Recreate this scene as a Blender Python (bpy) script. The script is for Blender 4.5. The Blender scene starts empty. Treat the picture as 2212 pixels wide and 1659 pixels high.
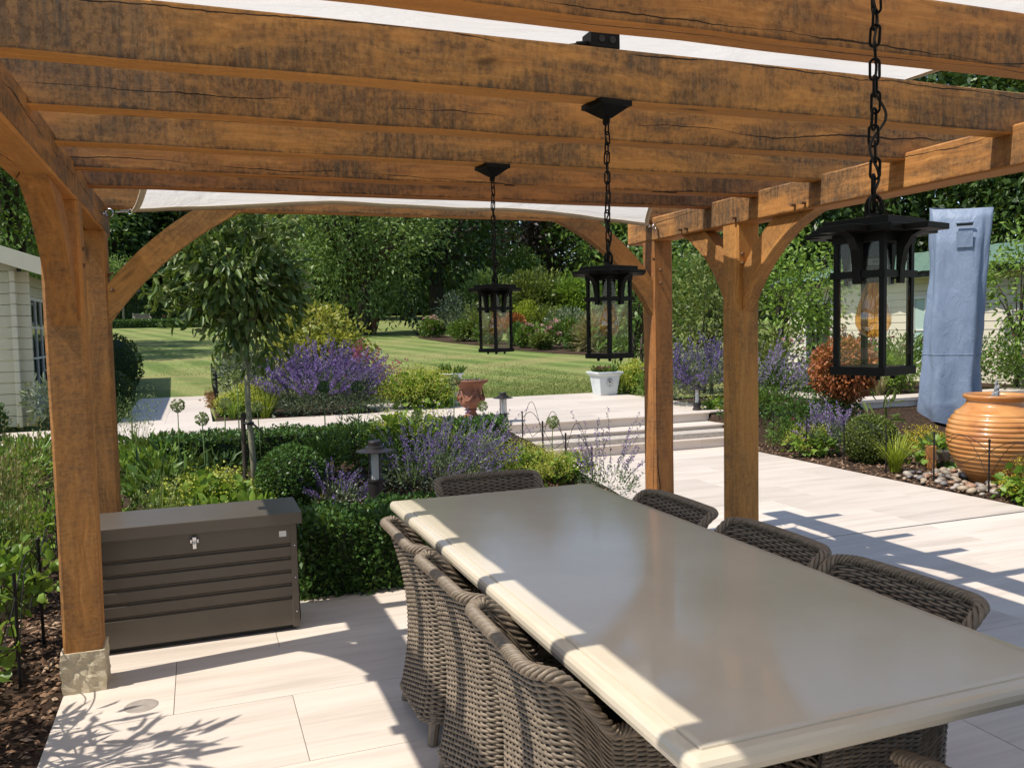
import bpy, bmesh, math, random
import numpy as np
from mathutils import Vector, Matrix, Quaternion
import mathutils.noise as mn
random.seed(7); rng = np.random.default_rng(11)
PI = math.pi
SC = bpy.context.scene
COL = SC.collection

# ------------------------------------------------------------------ camera
# X runs along the joists (right), Y along the side beams (away), Z up; camera 1.55 m above the patio
FPX, PITCH, ROLL, YAW, HC = 1823.3, .0659, -.0208, .3555, 1.55      # focal length in pixels of a 2212 px wide picture
def _cam_axes():
    cy, sy = math.cos(YAW), math.sin(YAW)
    r = np.array([cy, -sy, 0]); fw = np.array([sy, cy, 0]); up = np.array([0, 0, 1.])
    f2 = fw*math.cos(PITCH)-up*math.sin(PITCH); u2 = up*math.cos(PITCH)+fw*math.sin(PITCH)
    return r*math.cos(ROLL)+u2*math.sin(ROLL), u2*math.cos(ROLL)-r*math.sin(ROLL), f2
CR, CU, CF = _cam_axes()
cam = bpy.data.cameras.new('camera'); co = bpy.data.objects.new('camera', cam); COL.objects.link(co)
co.matrix_world = Matrix(((CR[0], CU[0], -CF[0], 0), (CR[1], CU[1], -CF[1], 0), (CR[2], CU[2], -CF[2], HC), (0, 0, 0, 1)))
cam.sensor_fit = 'HORIZONTAL'; cam.sensor_width = 36; cam.lens = 36*FPX/2212
cam.clip_start = .05; cam.clip_end = 2000
SC.camera = co
def ray(x, y): return CF+CR*(x-1106)/FPX-CU*(y-829.5)/FPX
def onz(x, y, z): d = ray(x, y); t = (z-HC)/d[2]; return Vector((d[0]*t, d[1]*t, z))      # ground point seen at a pixel
def ony(x, y, Y): d = ray(x, y); t = Y/d[1]; return Vector((d[0]*t, Y, HC+d[2]*t))         # point of the plane Y seen at a pixel

# ------------------------------------------------------------------ sky, sun, exposure
SUN = Vector((-.60, -.075, 1)).normalized()                           # towards the sun
world = bpy.data.worlds.new('World'); SC.world = world; world.use_nodes = True
wn = world.node_tree.nodes; sky = wn.new('ShaderNodeTexSky'); sky.sky_type = 'NISHITA'; sky.sun_disc = False
sky.sun_elevation = math.asin(SUN.z); sky.sun_rotation = math.atan2(SUN.x, SUN.y); sky.air_density = 1.0; sky.dust_density = .6
world.node_tree.links.new(sky.outputs[0], wn['Background'].inputs[0]); wn['Background'].inputs[1].default_value = .15
sl = bpy.data.lights.new('sun', 'SUN'); sl.energy = 4.8; sl.angle = math.radians(.53); sl.color = (1, .94, .84)
so = bpy.data.objects.new('sun', sl); COL.objects.link(so); so.rotation_euler = (-SUN).to_track_quat('-Z', 'Y').to_euler(); so.location = (-10, -3, 20)
SC.view_settings.view_transform = 'Standard'; SC.view_settings.look = 'None'; SC.view_settings.gamma = 1
SC.view_settings.exposure = .2; SC.view_settings.use_curve_mapping = False
SC.render.engine = 'CYCLES'; SC.cycles.use_denoising = True
SC.cycles.max_bounces = 8; SC.cycles.diffuse_bounces = 4; SC.cycles.glossy_bounces = 4; SC.cycles.transmission_bounces = 8; SC.cycles.transparent_max_bounces = 16
SC.cycles.caustics_reflective = False; SC.cycles.caustics_refractive = False
try: SC.cycles.sample_clamp_indirect = 6
except Exception: pass

# ------------------------------------------------------------------ helpers: objects
def tag(o, label=None, cat=None, group=None, kind=None):
    if label: o['label'] = label
    if cat: o['category'] = cat
    if group: o['group'] = group
    if kind: o['kind'] = kind
    return o
def thing(name, label, cat, loc=(0, 0, 0), rz=0, group=None):
    o = bpy.data.objects.new(name, None); COL.objects.link(o); o.empty_display_size = .1
    o.location = loc; o.rotation_euler = (0, 0, rz)
    return tag(o, label, cat, group)
def link(name, me, parent=None, loc=(0, 0, 0), rot=(0, 0, 0), mat=None):
    if mat is not None and not me.materials: me.materials.append(mat)
    o = bpy.data.objects.new(name, me); COL.objects.link(o)
    o.location = loc; o.rotation_euler = rot
    if parent is not None: o.parent = parent
    return o
def dup(root, loc=None, rz=None, label=None, group=None, parent=None):
    c = root.copy(); COL.objects.link(c)
    if parent is not None: c.parent = parent
    if loc is not None: c.location = loc
    if rz is not None: c.rotation_euler = (0, 0, rz)
    if label: c['label'] = label
    if group: c['group'] = group
    for ch in list(root.children): dup(ch, parent=c)
    return c
def np_mesh(name, V, F, mat=None, smooth=False):
    V = np.ascontiguousarray(V, dtype=np.float32); F = np.ascontiguousarray(F, dtype=np.int32)
    me = bpy.data.meshes.new(name); n, k = F.shape
    me.vertices.add(len(V)); me.vertices.foreach_set('co', V.ravel())
    me.loops.add(n*k); me.loops.foreach_set('vertex_index', F.ravel())
    me.polygons.add(n); me.polygons.foreach_set('loop_start', np.arange(0, n*k, k, dtype=np.int32))
    if smooth: me.polygons.foreach_set('use_smooth', np.ones(n, dtype=bool))
    me.update(calc_edges=True)
    if mat: me.materials.append(mat)
    return me
class MB:
    """collects faces, then links them as ONE mesh object"""
    def __init__(s): s.v = []; s.f = []
    def add(s, V, F):
        b = len(s.v); s.v += [tuple(p) for p in V]; s.f += [tuple(i+b for i in q) for q in F]; return s
    def box(s, c, d, rot=None, bev=0):
        x, y, z = [h/2 for h in d]
        if bev > 0:
            bm = bmesh.new(); bmesh.ops.create_cube(bm, size=1); bmesh.ops.scale(bm, vec=d, verts=bm.verts)
            bmesh.ops.bevel(bm, geom=list(bm.edges), offset=bev, segments=2, profile=.5, affect='EDGES')
            bm.verts.index_update(); V = [tuple(p.co) for p in bm.verts]; F = [[q.index for q in f.verts] for f in bm.faces]; bm.free()
        else:
            V = [(-x, -y, -z), (x, -y, -z), (x, y, -z), (-x, y, -z), (-x, -y, z), (x, -y, z), (x, y, z), (-x, y, z)]
            F = [(0, 3, 2, 1), (4, 5, 6, 7), (0, 1, 5, 4), (1, 2, 6, 5), (2, 3, 7, 6), (3, 0, 4, 7)]
        if rot is not None: V = [rot @ Vector(p) for p in V]
        return s.add([(p[0]+c[0], p[1]+c[1], p[2]+c[2]) for p in V], F)
    def tube(s, P, r, n=8, cap=True, closed=False):
        P = [Vector(p) for p in P]; m = len(P); rr = r if isinstance(r, (list, tuple)) else [r]*m
        V = []; prev = None
        for i, p in enumerate(P):
            t = (P[(i+1) % m]-P[i-1]) if closed else (P[min(i+1, m-1)]-P[max(i-1, 0)])
            t.normalize()
            if prev is None: a = t.orthogonal().normalized()
            else: a = (prev-t*prev.dot(t)); a = a.normalized() if a.length > 1e-6 else t.orthogonal().normalized()
            prev = a; b = t.cross(a)
            for k in range(n):
                q = 2*PI*k/n; V.append(p+(a*math.cos(q)+b*math.sin(q))*rr[i])
        F = []
        for i in range(m if closed else m-1):
            for k in range(n):
                F.append((i*n+k, i*n+(k+1) % n, ((i+1) % m)*n+(k+1) % n, ((i+1) % m)*n+k))
        if cap and not closed: F.append(tuple(reversed(range(n)))); F.append(tuple(range((m-1)*n, m*n)))
        return s.add(V, F)
    def lathe(s, prof, n=24, c=(0, 0, 0), fn=None):
        V = []
        for i, (r, z) in enumerate(prof):
            for k in range(n):
                a = 2*PI*k/n; q = r*(fn(a, z) if fn else 1); V.append((c[0]+q*math.cos(a), c[1]+q*math.sin(a), c[2]+z))
        F = [(i*n+k, i*n+(k+1) % n, (i+1)*n+(k+1) % n, (i+1)*n+k) for i in range(len(prof)-1) for k in range(n)]
        if prof[0][0] > 1e-4: F.append(tuple(reversed(range(n))))
        if prof[-1][0] > 1e-4: F.append(tuple(range((len(prof)-1)*n, len(prof)*n)))
        return s.add(V, F)
    def prism(s, out, t, M=None):
        """outline of (u, v) points extruded t along the third axis, both ways"""
        n = len(out); V = [(u, v, -t/2) for u, v in out]+[(u, v, t/2) for u, v in out]
        F = [tuple(reversed(range(n))), tuple(range(n, 2*n))]+[(i, (i+1) % n, n+(i+1) % n, n+i) for i in range(n)]
        if M is not None: V = [M @ Vector(p) for p in V]
        return s.add(V, F)
    def mesh(s, name, mat=None, smooth=False):
        me = bpy.data.meshes.new(name); me.from_pydata(s.v, [], s.f); me.update()
        if mat: me.materials.append(mat)
        if smooth:
            me.polygons.foreach_set('use_smooth', [True]*len(me.polygons)); me.update()
        return me
    def build(s, name, mat, parent=None, loc=(0, 0, 0), rot=(0, 0, 0), smooth=False):
        return link(name, s.mesh(name, mat, smooth), parent, loc, rot)

# ------------------------------------------------------------------ helpers: materials
class NT:
    def __init__(s, name):
        s.m = bpy.data.materials.new(name); s.m.use_nodes = True; s.t = s.m.node_tree; s.t.nodes.clear()
        s.out = s.n('ShaderNodeOutputMaterial')
    def n(s, typ, **kw):
        o = s.t.nodes.new(typ)
        for k, v in kw.items(): setattr(o, k, v)
        return o
    def l(s, a, b): s.t.links.new(a, b)
    def setin(s, node, name, v):
        i = node.inputs[name]
        if hasattr(v, 'is_linked') or hasattr(v, 'links'): s.l(v, i)
        else: i.default_value = v if not (isinstance(v, tuple) and len(v) == 3 and i.type == 'RGBA') else (*v, 1)
    def noise(s, vec, scale=5, detail=4, rough=.55, dist=0):
        o = s.n('ShaderNodeTexNoise'); s.l(vec, o.inputs['Vector']); o.inputs['Scale'].default_value = scale
        o.inputs['Detail'].default_value = detail; o.inputs['Roughness'].default_value = rough; o.inputs['Distortion'].default_value = dist
        return o.outputs['Fac']
    def mapping(s, vec, scale=(1, 1, 1), loc=(0, 0, 0)):
        o = s.n('ShaderNodeMapping'); s.l(vec, o.inputs['Vector']); o.inputs['Scale'].default_value = scale; o.inputs['Location'].default_value = loc
        return o.outputs[0]
    def ramp(s, fac, stops, interp='LINEAR'):
        o = s.n('ShaderNodeValToRGB'); o.color_ramp.interpolation = interp; e = o.color_ramp.elements
        while len(e) < len(stops): e.new(.5)
        for el, (p, c) in zip(e, stops):
            el.position = p; el.color = (*c, 1) if isinstance(c, tuple) else (c, c, c, 1)
        s.l(fac, o.inputs[0]); return o.outputs[0]
    def mix(s, fac, a, b, blend='MIX'):
        o = s.n('ShaderNodeMix', data_type='RGBA', blend_type=blend)
        for i, v in ((0, fac), (6, a), (7, b)):
            if hasattr(v, 'links'): s.l(v, o.inputs[i])
            elif i == 0: o.inputs[0].default_value = v
            else: o.inputs[i].default_value = (*v, 1)
        return o.outputs[2]
    def math(s, op, a, b=0, clamp=False):
        o = s.n('ShaderNodeMath', operation=op, use_clamp=clamp)
        for i, v in ((0, a), (1, b)):
            if hasattr(v, 'links'): s.l(v, o.inputs[i])
            else: o.inputs[i].default_value = v
        return o.outputs[0]
    def bump(s, h, strength=.3, dist=.01):
        o = s.n('ShaderNodeBump'); s.l(h, o.inputs['Height']); o.inputs['Strength'].default_value = strength; o.inputs['Distance'].default_value = dist
        return o.outputs[0]
    def coord(s, kind='Object', rnd=True):
        o = s.n('ShaderNodeTexCoord').outputs[kind]
        if rnd:
            oi = s.n('ShaderNodeObjectInfo'); mul = s.math('MULTIPLY', oi.outputs['Random'], 37.3)
            cv = s.n('ShaderNodeCombineXYZ'); s.l(mul, cv.inputs[0]); s.l(mul, cv.inputs[1]); s.l(mul, cv.inputs[2])
            a = s.n('ShaderNodeVectorMath', operation='ADD'); s.l(o, a.inputs[0]); s.l(cv.outputs[0], a.inputs[1]); return a.outputs[0]
        return o
    def pr(s, col, rough=.6, metal=0, normal=None, spec=.5, coat=0, **kw):
        b = s.n('ShaderNodeBsdfPrincipled'); s.setin(b, 'Base Color', col); s.setin(b, 'Roughness', rough); s.setin(b, 'Metallic', metal)
        b.inputs['Specular IOR Level'].default_value = spec
        if coat: b.inputs['Coat Weight'].default_value = coat; b.inputs['Coat Roughness'].default_value = .08
        if normal is not None: s.l(normal, b.inputs['Normal'])
        return b.outputs[0]
    def done(s, sh): s.l(sh, s.out.inputs[0]); return s.m
M = {}
def plain(name, col, rough=.6, metal=0, spec=.5, var=.15, scale=8, bump=0, coat=0):
    t = NT(name); c = t.coord(); n = t.noise(c, scale, 5)
    lo = tuple(x*(1-var) for x in col); hi = tuple(min(1, x*(1+var)) for x in col)
    colr = t.ramp(n, [(.3, lo), (.7, hi)])
    nr = t.bump(t.noise(c, scale*6, 4), bump, .004) if bump else None
    M[name] = t.done(t.pr(colr, rough, metal, nr, spec, coat)); return M[name]
def oak(name, light, mid, dark, stain_amt, drip=False):
    t = NT(name); c = t.coord()
    warp = t.noise(t.mapping(c, (.9, 2.5, 2.5)), 1.5, 3)
    wv = t.n('ShaderNodeVectorMath', operation='MULTIPLY_ADD'); cx = t.n('ShaderNodeCombineXYZ'); t.l(warp, cx.inputs[1]); t.l(warp, cx.inputs[2])
    t.l(cx.outputs[0], wv.inputs[0]); wv.inputs[1].default_value = (.0, .18, .18); t.l(c, wv.inputs[2]); cw = wv.outputs[0]
    grain = t.noise(t.mapping(cw, (1.1, 30, 30)), 2.2, 8, .62)
    broad = t.noise(t.mapping(cw, (.7, 4, 4)), 1.6, 4, .6)
    col = t.ramp(grain, [(.26, dark), (.5, mid), (.74, light)])
    col = t.mix(t.ramp(broad, [(.35, .7), (.65, .0)]), col, mid)
    # weathering: broad grey-brown blotches, run marks and saw marks only inside them
    blot = t.ramp(t.noise(t.mapping(c, (1.5, 5, 5)), 1.25, 7, .68, .5), [(.41, 0.), (.58, 1.)])
    streak = t.ramp(t.noise(t.mapping(c, (30, 2.2, 2.2)), 1.5, 6, .65), [(.42, 0.), (.66, 1.)])
    fine = t.ramp(t.noise(t.mapping(c, (60, 40, 40)), 1.1, 5, .75), [(.45, 0.), (.65, 1.)])
    m1 = t.math('MULTIPLY', blot, t.math('ADD', .45, t.math('MULTIPLY', streak, .55)))
    col = t.mix(t.math('MULTIPLY', m1, stain_amt), col, (.10, .075, .05))
    col = t.mix(t.math('MULTIPLY', t.math('MULTIPLY', blot, fine), stain_amt*.8), col, (.04, .029, .019))
    col = t.mix(t.math('MULTIPLY', fine, .22), col, dark)
    sep0 = t.n('ShaderNodeSeparateXYZ'); t.l(t.coord(rnd=False), sep0.inputs[0])
    if drip:
        # dark fringe where rain drips off the lower arris
        e = t.math('ADD', t.math('MULTIPLY', sep0.outputs[2], -1), t.math('MULTIPLY', t.noise(t.mapping(c, (14, 1, 1)), 1.6, 6, .7), .05))
        dm = t.ramp(e, [(.089, 0.), (.105, 1.)]); col = t.mix(t.math('MULTIPLY', dm, .85), col, (.03, .02, .013))
    knot = t.n('ShaderNodeTexVoronoi'); t.l(t.mapping(cw, (1.6, 6, 6)), knot.inputs['Vector']); knot.inputs['Scale'].default_value = .8
    kn = t.ramp(knot.outputs['Distance'], [(.03, 1.), (.10, 0.)]); col = t.mix(t.math('MULTIPLY', kn, .8), col, (.06, .03, .014))
    # one or two long drying shakes along the grain
    sep = t.n('ShaderNodeSeparateXYZ'); t.l(c, sep.inputs[0])
    wob = t.math('MULTIPLY', t.noise(t.mapping(c, (.8, .02, .02)), 1.0, 8, .55), .20)
    ph = t.math('ADD', t.math('ADD', sep.outputs[2], t.math('MULTIPLY', sep.outputs[1], .9)), wob)
    saw = t.math('ABSOLUTE', t.math('SUBTRACT', t.math('FRACT', t.math('MULTIPLY', ph, 4.1)), .5))
    wid = t.noise(t.mapping(c, (1.3, .1, .1)), 1.5, 3); ck = t.math('LESS_THAN', saw, t.math('MULTIPLY', t.math('SUBTRACT', wid, .40), .06))
    col = t.mix(t.math('MULTIPLY', ck, .93), col, (.012, .008, .005))
    h = t.math('SUBTRACT', t.math('ADD', t.math('MULTIPLY', grain, .5), t.math('MULTIPLY', fine, .2)), t.math('MULTIPLY', ck, .3))
    oi = t.n('ShaderNodeObjectInfo'); hv = t.n('ShaderNodeHueSaturation'); t.l(col, hv.inputs['Color'])
    t.l(t.math('ADD', t.math('MULTIPLY', oi.outputs['Random'], .30), .86), hv.inputs['Value']); t.l(t.math('ADD', t.math('MULTIPLY', oi.outputs['Random'], .012), .494), hv.inputs['Hue'])
    M[name] = t.done(t.pr(hv.outputs[0], t.ramp(grain, [(.3, .62), (.7, .8)]), 0, t.bump(h, .4, .004), .25))
oak('oak', (.63, .325, .11), (.44, .20, .06), (.21, .085, .026), 1.0, True)
oak('oak_bounce_lit', (.62, .295, .09), (.50, .215, .058), (.36, .14, .036), .2)  # beam undersides: less weathered, with floor bounce light put into the brighter colour
oak('oak_post', (.63, .315, .10), (.46, .205, .058), (.25, .098, .028), .55)
oak('hardwood', (.2, .1, .05), (.14, .06, .03), (.09, .04, .02), .3)
def paving():
    t = NT('paving'); c = t.coord(); oi = t.n('ShaderNodeObjectInfo')
    s1 = t.noise(t.mapping(c, (.7, 7, 7)), 1.2, 6, .6, .3); s2 = t.noise(t.mapping(c, (1.5, 30, 30)), 1.4, 5, .6)
    col = t.ramp(t.math('ADD', t.math('MULTIPLY', s1, .7), t.math('MULTIPLY', s2, .3)), [(.3, (.50, .425, .36)), (.5, (.64, .555, .475)), (.7, (.71, .63, .545))])
    sp = t.ramp(t.noise(c, 60, 2), [(.70, 0.), (.76, 1.)]); col = t.mix(t.math('MULTIPLY', sp, .16), col, (.3, .22, .16))
    hv = t.n('ShaderNodeHueSaturation'); t.l(col, hv.inputs['Color']); t.l(t.math('ADD', t.math('MULTIPLY', oi.outputs['Random'], .14), .89), hv.inputs['Value'])
    M['paving'] = t.done(t.pr(hv.outputs[0], .5, 0, t.bump(s2, .08, .003), .4))
paving()
plain('grout', (.44, .385, .325), .9, var=.2, scale=20)
plain('drain_shade', (.30, .26, .225), .8, var=.15, scale=30); plain('wall_stone', (.6, .54, .46), .7, var=.08, scale=5, bump=.1)
plain('limestone', (.56, .48, .34), .95, var=.16, scale=26, bump=.9)
def table_mat():
    t = NT('table_top'); c = t.coord(rnd=False); sm = t.noise(t.mapping(c, (1.3, .6, 1)), 3.2, 6, .62, .8); sp = t.ramp(t.noise(c, 130, 2, .5), [(.70, 0.), (.78, 1.)])
    col = t.ramp(t.noise(c, 2.2, 5, .6), [(.3, (.535, .47, .365)), (.7, (.60, .53, .42))]); col = t.mix(t.math('MULTIPLY', sp, .10), col, (.3, .25, .19))
    M['table_top'] = t.done(t.pr(col, t.ramp(sm, [(.3, .06), (.62, .13), (.75, .20)]), 0, t.bump(t.noise(c, 1.6, 3), .02, .02), .5))
table_mat()
plain('storage_metal', (.10, .083, .064), .38, .15, var=.06, scale=6)
plain('black_metal', (.004, .004, .004), .5, 0, .15, var=.3, scale=30)
plain('fence_iron', (.012, .011, .011), .6, 0, .3, var=.3, scale=30)
plain('steel', (.62, .62, .64), .22, 1, var=.08, scale=30)
plain('bronze_paint', (.02, .015, .014), .5, .1, var=.12, scale=12)
plain('white_label', (.72, .72, .7), .5, var=.03)
plain('grey_label', (.12, .12, .115), .5, var=.03)
plain('peg_wood', (.16, .085, .04), .7, var=.2, scale=30)
plain('rubber', (.02, .02, .02), .8, var=.2)
plain('filament_wire', (.75, .5, .2), .4, var=.05); plain('sail_hem', (.62, .53, .38), .8, var=.05, scale=20)
def wicker(name, a, b):
    t = NT(name); c = t.coord(); rp = t.n('ShaderNodeNewGeometry').outputs['Random Per Island']
    col = t.ramp(rp, [(0., a), (1., b)]); n = t.noise(t.mapping(c, (1, 1, 1)), 70, 3)
    col = t.mix(t.math('MULTIPLY', t.ramp(n, [(.45, 0.), (.7, 1.)]), .4), col, tuple(x*.5 for x in a))
    M[name] = t.done(t.pr(col, .5, 0, None, .35))
wicker('wicker', (.135, .106, .078), (.245, .193, .14))
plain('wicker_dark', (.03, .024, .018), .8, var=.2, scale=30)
def sail_mat():
    t = NT('sail_cloth'); c = t.coord(rnd=False)
    n = t.noise(t.mapping(c, (1.2, 3.2, 1)), 1.6, 5, .6, .8)
    d = t.n('ShaderNodeBsdfDiffuse'); d.inputs[0].default_value = (.82, .79, .74, 1); tr = t.n('ShaderNodeBsdfTranslucent'); tr.inputs[0].default_value = (.85, .82, .77, 1)
    b = t.bump(n, .6, .05); t.l(b, d.inputs['Normal']); t.l(b, tr.inputs['Normal'])
    m = t.n('ShaderNodeMixShader'); m.inputs[0].default_value = .5; t.l(d.outputs[0], m.inputs[1]); t.l(tr.outputs[0], m.inputs[2]); M['sail_cloth'] = t.done(m.outputs[0])
sail_mat()
def glass(name, col, rough=.0, base=.02):
    # thin clear pane: mostly see-through, with a fresnel sheen
    t = NT(name); tr = t.n('ShaderNodeBsdfTransparent'); tr.inputs[0].default_value = (*col, 1)
    g = t.n('ShaderNodeBsdfGlossy'); g.inputs['Roughness'].default_value = rough+.01; g.inputs[0].default_value = (1, 1, 1, 1)
    lw = t.n('ShaderNodeLayerWeight'); lw.inputs[0].default_value = .5; m = t.n('ShaderNodeMixShader')
    t.l(t.math('ADD', t.math('MULTIPLY', t.math('POWER', lw.outputs['Facing'], 4), .4), base), m.inputs[0])
    t.l(tr.outputs[0], m.inputs[1]); t.l(g.outputs[0], m.inputs[2]); M[name] = t.done(m.outputs[0])
glass('clear_glass', (.985, .99, .985)); glass('amber_glass', (.84, .60, .26), base=.10)

# ------------------------------------------------------------------ the pergola
def beam_mesh(L, w, h, ch=.008, seg=None, jit=.0012, seed=0, ends=0.):
    """timber along local X, centred; chamfered, a touch uneven"""
    r = np.random.default_rng(seed); seg = seg or max(4, int(L/.25))
    a, b = w/2, h/2; prof = [(-a+ch, -b), (a-ch, -b), (a, -b+ch), (a, b-ch), (a-ch, b), (-a+ch, b), (-a, b-ch), (-a, -b+ch)]
    xs = np.linspace(-L/2, L/2, seg+1); V = []; n = 8
    wob = r.normal(0, jit, (seg+1, 2))
    for i, x in enumerate(xs):
        for (u, v) in prof:
            V.append((x, u+wob[i, 0]+r.normal(0, jit*.5), v+wob[i, 1]+r.normal(0, jit*.5)))
    F = [(i*n+k, i*n+(k+1) % n, (i+1)*n+(k+1) % n, (i+1)*n+k) for i in range(seg) for k in range(n)]
    F = [tuple(reversed(f)) for f in F]
    F += [tuple(range(n)), tuple(reversed(range(seg*n, seg*n+n)))]
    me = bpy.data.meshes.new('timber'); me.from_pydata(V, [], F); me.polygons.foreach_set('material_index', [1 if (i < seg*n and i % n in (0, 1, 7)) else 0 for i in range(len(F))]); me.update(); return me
def timber(name, parent, p0, p1, w, h, mat, roll=0, seed=0, ch=.008):
    p0, p1 = Vector(p0), Vector(p1); d = p1-p0
    me = beam_mesh(d.length, w, h, ch, seed=seed); me.materials.append(M[mat]); me.materials.append(M['oak_bounce_lit' if mat == 'oak' else mat])
    o = link(name, me, parent, (p0+p1)/2)
    x = d.normalized(); up = Vector((0, 0, 1)) if abs(x.z) < .9 else Vector((0, 1, 0)); y = up.cross(x).normalized(); z = x.cross(y)
    o.rotation_euler = Matrix((x, y, z)).transposed().to_euler(); return o
perg = thing('pergola', 'oak pergola with closely set joists and curved braces over the dining table', 'pergola')
XLI, XRI, PW, ZPB, ZPT, ZJ, JH, JT = -.452, 2.972, .155, 2.13, 2.29, 2.256, .16, .078
for side, xi in ((-1, XLI-PW/2), (1, XRI+PW/2)):
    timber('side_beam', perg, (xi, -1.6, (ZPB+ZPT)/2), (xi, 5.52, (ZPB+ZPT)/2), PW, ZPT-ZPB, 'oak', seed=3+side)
JY = [-1.2, -.55, .05, .66, 1.25, 1.80, 2.415, 2.945, 3.478, 3.984, 4.44, 5.16]
def joist(y, seed):
    # shaped tails: the lower corner is cut back in an ogee
    L0, L1 = XLI-PW-.17, XRI+PW+.22
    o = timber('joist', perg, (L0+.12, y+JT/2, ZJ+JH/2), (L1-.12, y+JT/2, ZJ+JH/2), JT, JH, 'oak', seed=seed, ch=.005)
    for x0, s in ((L0+.12, -1), (L1-.12, 1)):
        out = [(0, -JH/2), (s*.02, -JH/2+.012), (s*.045, -JH/2+.03), (s*.06, -JH/2+.06), (s*.10, -JH/2+.075), (s*.12, -JH/2+.11), (s*.12, JH/2), (0, JH/2)]
        if s < 0: out = out[::-1]
        m = MB().prism(out, JT-.002, Matrix.Rotation(PI/2, 4, 'X')); t = m.build('joist_tail', M['oak'], o)
        t.location = (((x0)-(L0+L1)/2), 0, 0)
    return o
for i, y in enumerate(JY): joist(y, 20+i)
def post(x, y, seed, base=.0, plinth=True, w=.155):
    p = timber('post', perg, (x+w/2, y+w/2, base), (x+w/2, y+w/2, ZPB), w, w, 'oak_post', seed=seed, ch=.012)
    return p
NLX, NLY, NRX, NRY, FY = -.603, 4.04, XRI, 4.186, 5.155
for k, (x, y) in enumerate(((NLX, NLY), (NLX, FY), (NRX, NRY), (NRX, FY), (NLX, -1.3), (NRX, -1.3))):
    post(x, y, 50+k, base=.16)
    bm = bmesh.new(); bmesh.ops.create_cube(bm, size=1); bmesh.ops.subdivide_edges(bm, edges=bm.edges, cuts=14, use_grid_fill=True)
    rr = random.Random(90+k)
    for v in bm.verts:
        n = v.co.normalized(); v.co = Vector((v.co.x*.175, v.co.y*.175, v.co.z*.19))
        side = max(abs(v.co.x), abs(v.co.y)) > .08
        if side:
            q = mn.fractal(v.co*26+Vector((k*7, 3, 1)), .9, 2.1, 5)*.008+mn.noise(v.co*9+Vector((k, 0, 0)))*.008
            v.co += Vector((n.x, n.y, 0))*q
    me = bpy.data.meshes.new('plinth'); bm.to_mesh(me); bm.free()
    link('plinth', me, perg, (x+.0775, y+.0775, .085), mat=M['limestone'])
def brace(A, B, axis, thick, seed, w=.135, sag=.085):
    """curved brace from A on a post to B under a beam, lying in the vertical plane through both"""
    A, B = Vector(A), Vector(B); d = B-A; n = 22
    horiz = Vector((d.x, d.y, 0)).normalized(); nrm = (Vector((0, 0, 1))*abs(d.dot(horiz))-horiz*d.z).normalized()
    if nrm.z < 0: nrm = -nrm
    lat = Vector((0, 0, 1)).cross(horiz); V = []
    for i in range(n+1):
        t = -.06+1.12*i/n; bow = 4*sag*max(t, -.1)*(1-t)
        # inner curve bows up towards the joint; outer runs parallel
        for off in (0., w):
            p = A+d*t+nrm*(bow+off)
            for s in (-1, 1): V.append(p+lat*s*thick/2)
    F = []
    for i in range(n):
        a = i*4; b = a+4
        F += [(a, a+1, b+1, b), (a+2, b+2, b+3, a+3), (a, b, b+2, a+2), (a+1, a+3, b+3, b+1)]
    F += [(0, 2, 3, 1), (n*4, n*4+1, n*4+3, n*4+2)]
    x = d.normalized(); y = lat; z = x.cross(y); R = Matrix((x, y, z)).transposed(); mid = (A+B)/2
    V = [R.transposed() @ (p-mid) for p in V]
    me = bpy.data.meshes.new('brace'); me.from_pydata(V, [], F); bm = bmesh.new(); bm.from_mesh(me); bmesh.ops.recalc_face_normals(bm, faces=bm.faces); bm.to_mesh(me); bm.free()
    me.materials.append(M['oak_post']); o = link('brace', me, perg, mid); o.rotation_euler = R.to_euler(); return o
def pegs(pts, d, r=.009, L=.05):
    for p in pts:
        p = Vector(p); m = MB().tube([(0, 0, -.03), (0, 0, L)], r, 8); o = m.build('peg', M['peg_wood'], perg, p)
        o.rotation_euler = Vector(d).to_track_quat('Z', 'Y').to_euler()
w2 = .0775
brace((NLX+w2, NLY, 1.60), (NLX+w2, NLY-.62, ZPB), 'y', .10, 1)
brace((NRX+w2, NRY, 1.62), (NRX+w2, NRY-.62, ZPB), 'y', .085, 2)
brace((NRX+w2, NRY+.155, 1.62), (NRX+w2, NRY+.155+.50, ZPB), 'y', .085, 3, sag=.07)
brace((NLX+.155, FY+.045, 1.62), (NLX+.155+.72, FY+.045, ZJ), 'x', .07, 4, sag=.06)
brace((NRX, FY+.045, 1.62), (NRX-.72, FY+.045, ZJ), 'x', .07, 5)
pegs([(NRX+.03, NRY-.003, z) for z in (1.90, 1.955)]+[(NRX+.09, NRY-.003, z) for z in (1.89, 1.95)], (0, -1, 0), L=.018)
pegs([(NRX+.05, FY-.003, z) for z in (1.84, 1.93)], (0, -1, 0), L=.03)
pegs([(XRI, y, ZPB+.035) for y in (3.60, 3.68, 4.2, 4.72, 4.79)], (-1, 0, 0), L=.028)
pegs([(NLX+.155, NLY+.06, z) for z in (1.86, 1.93)], (1, 0, 0), L=.008)
pegs([(NLX+.155, FY+.045, z) for z in (1.80, 1.89)], (.5, -1, .1), L=.06)

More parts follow.
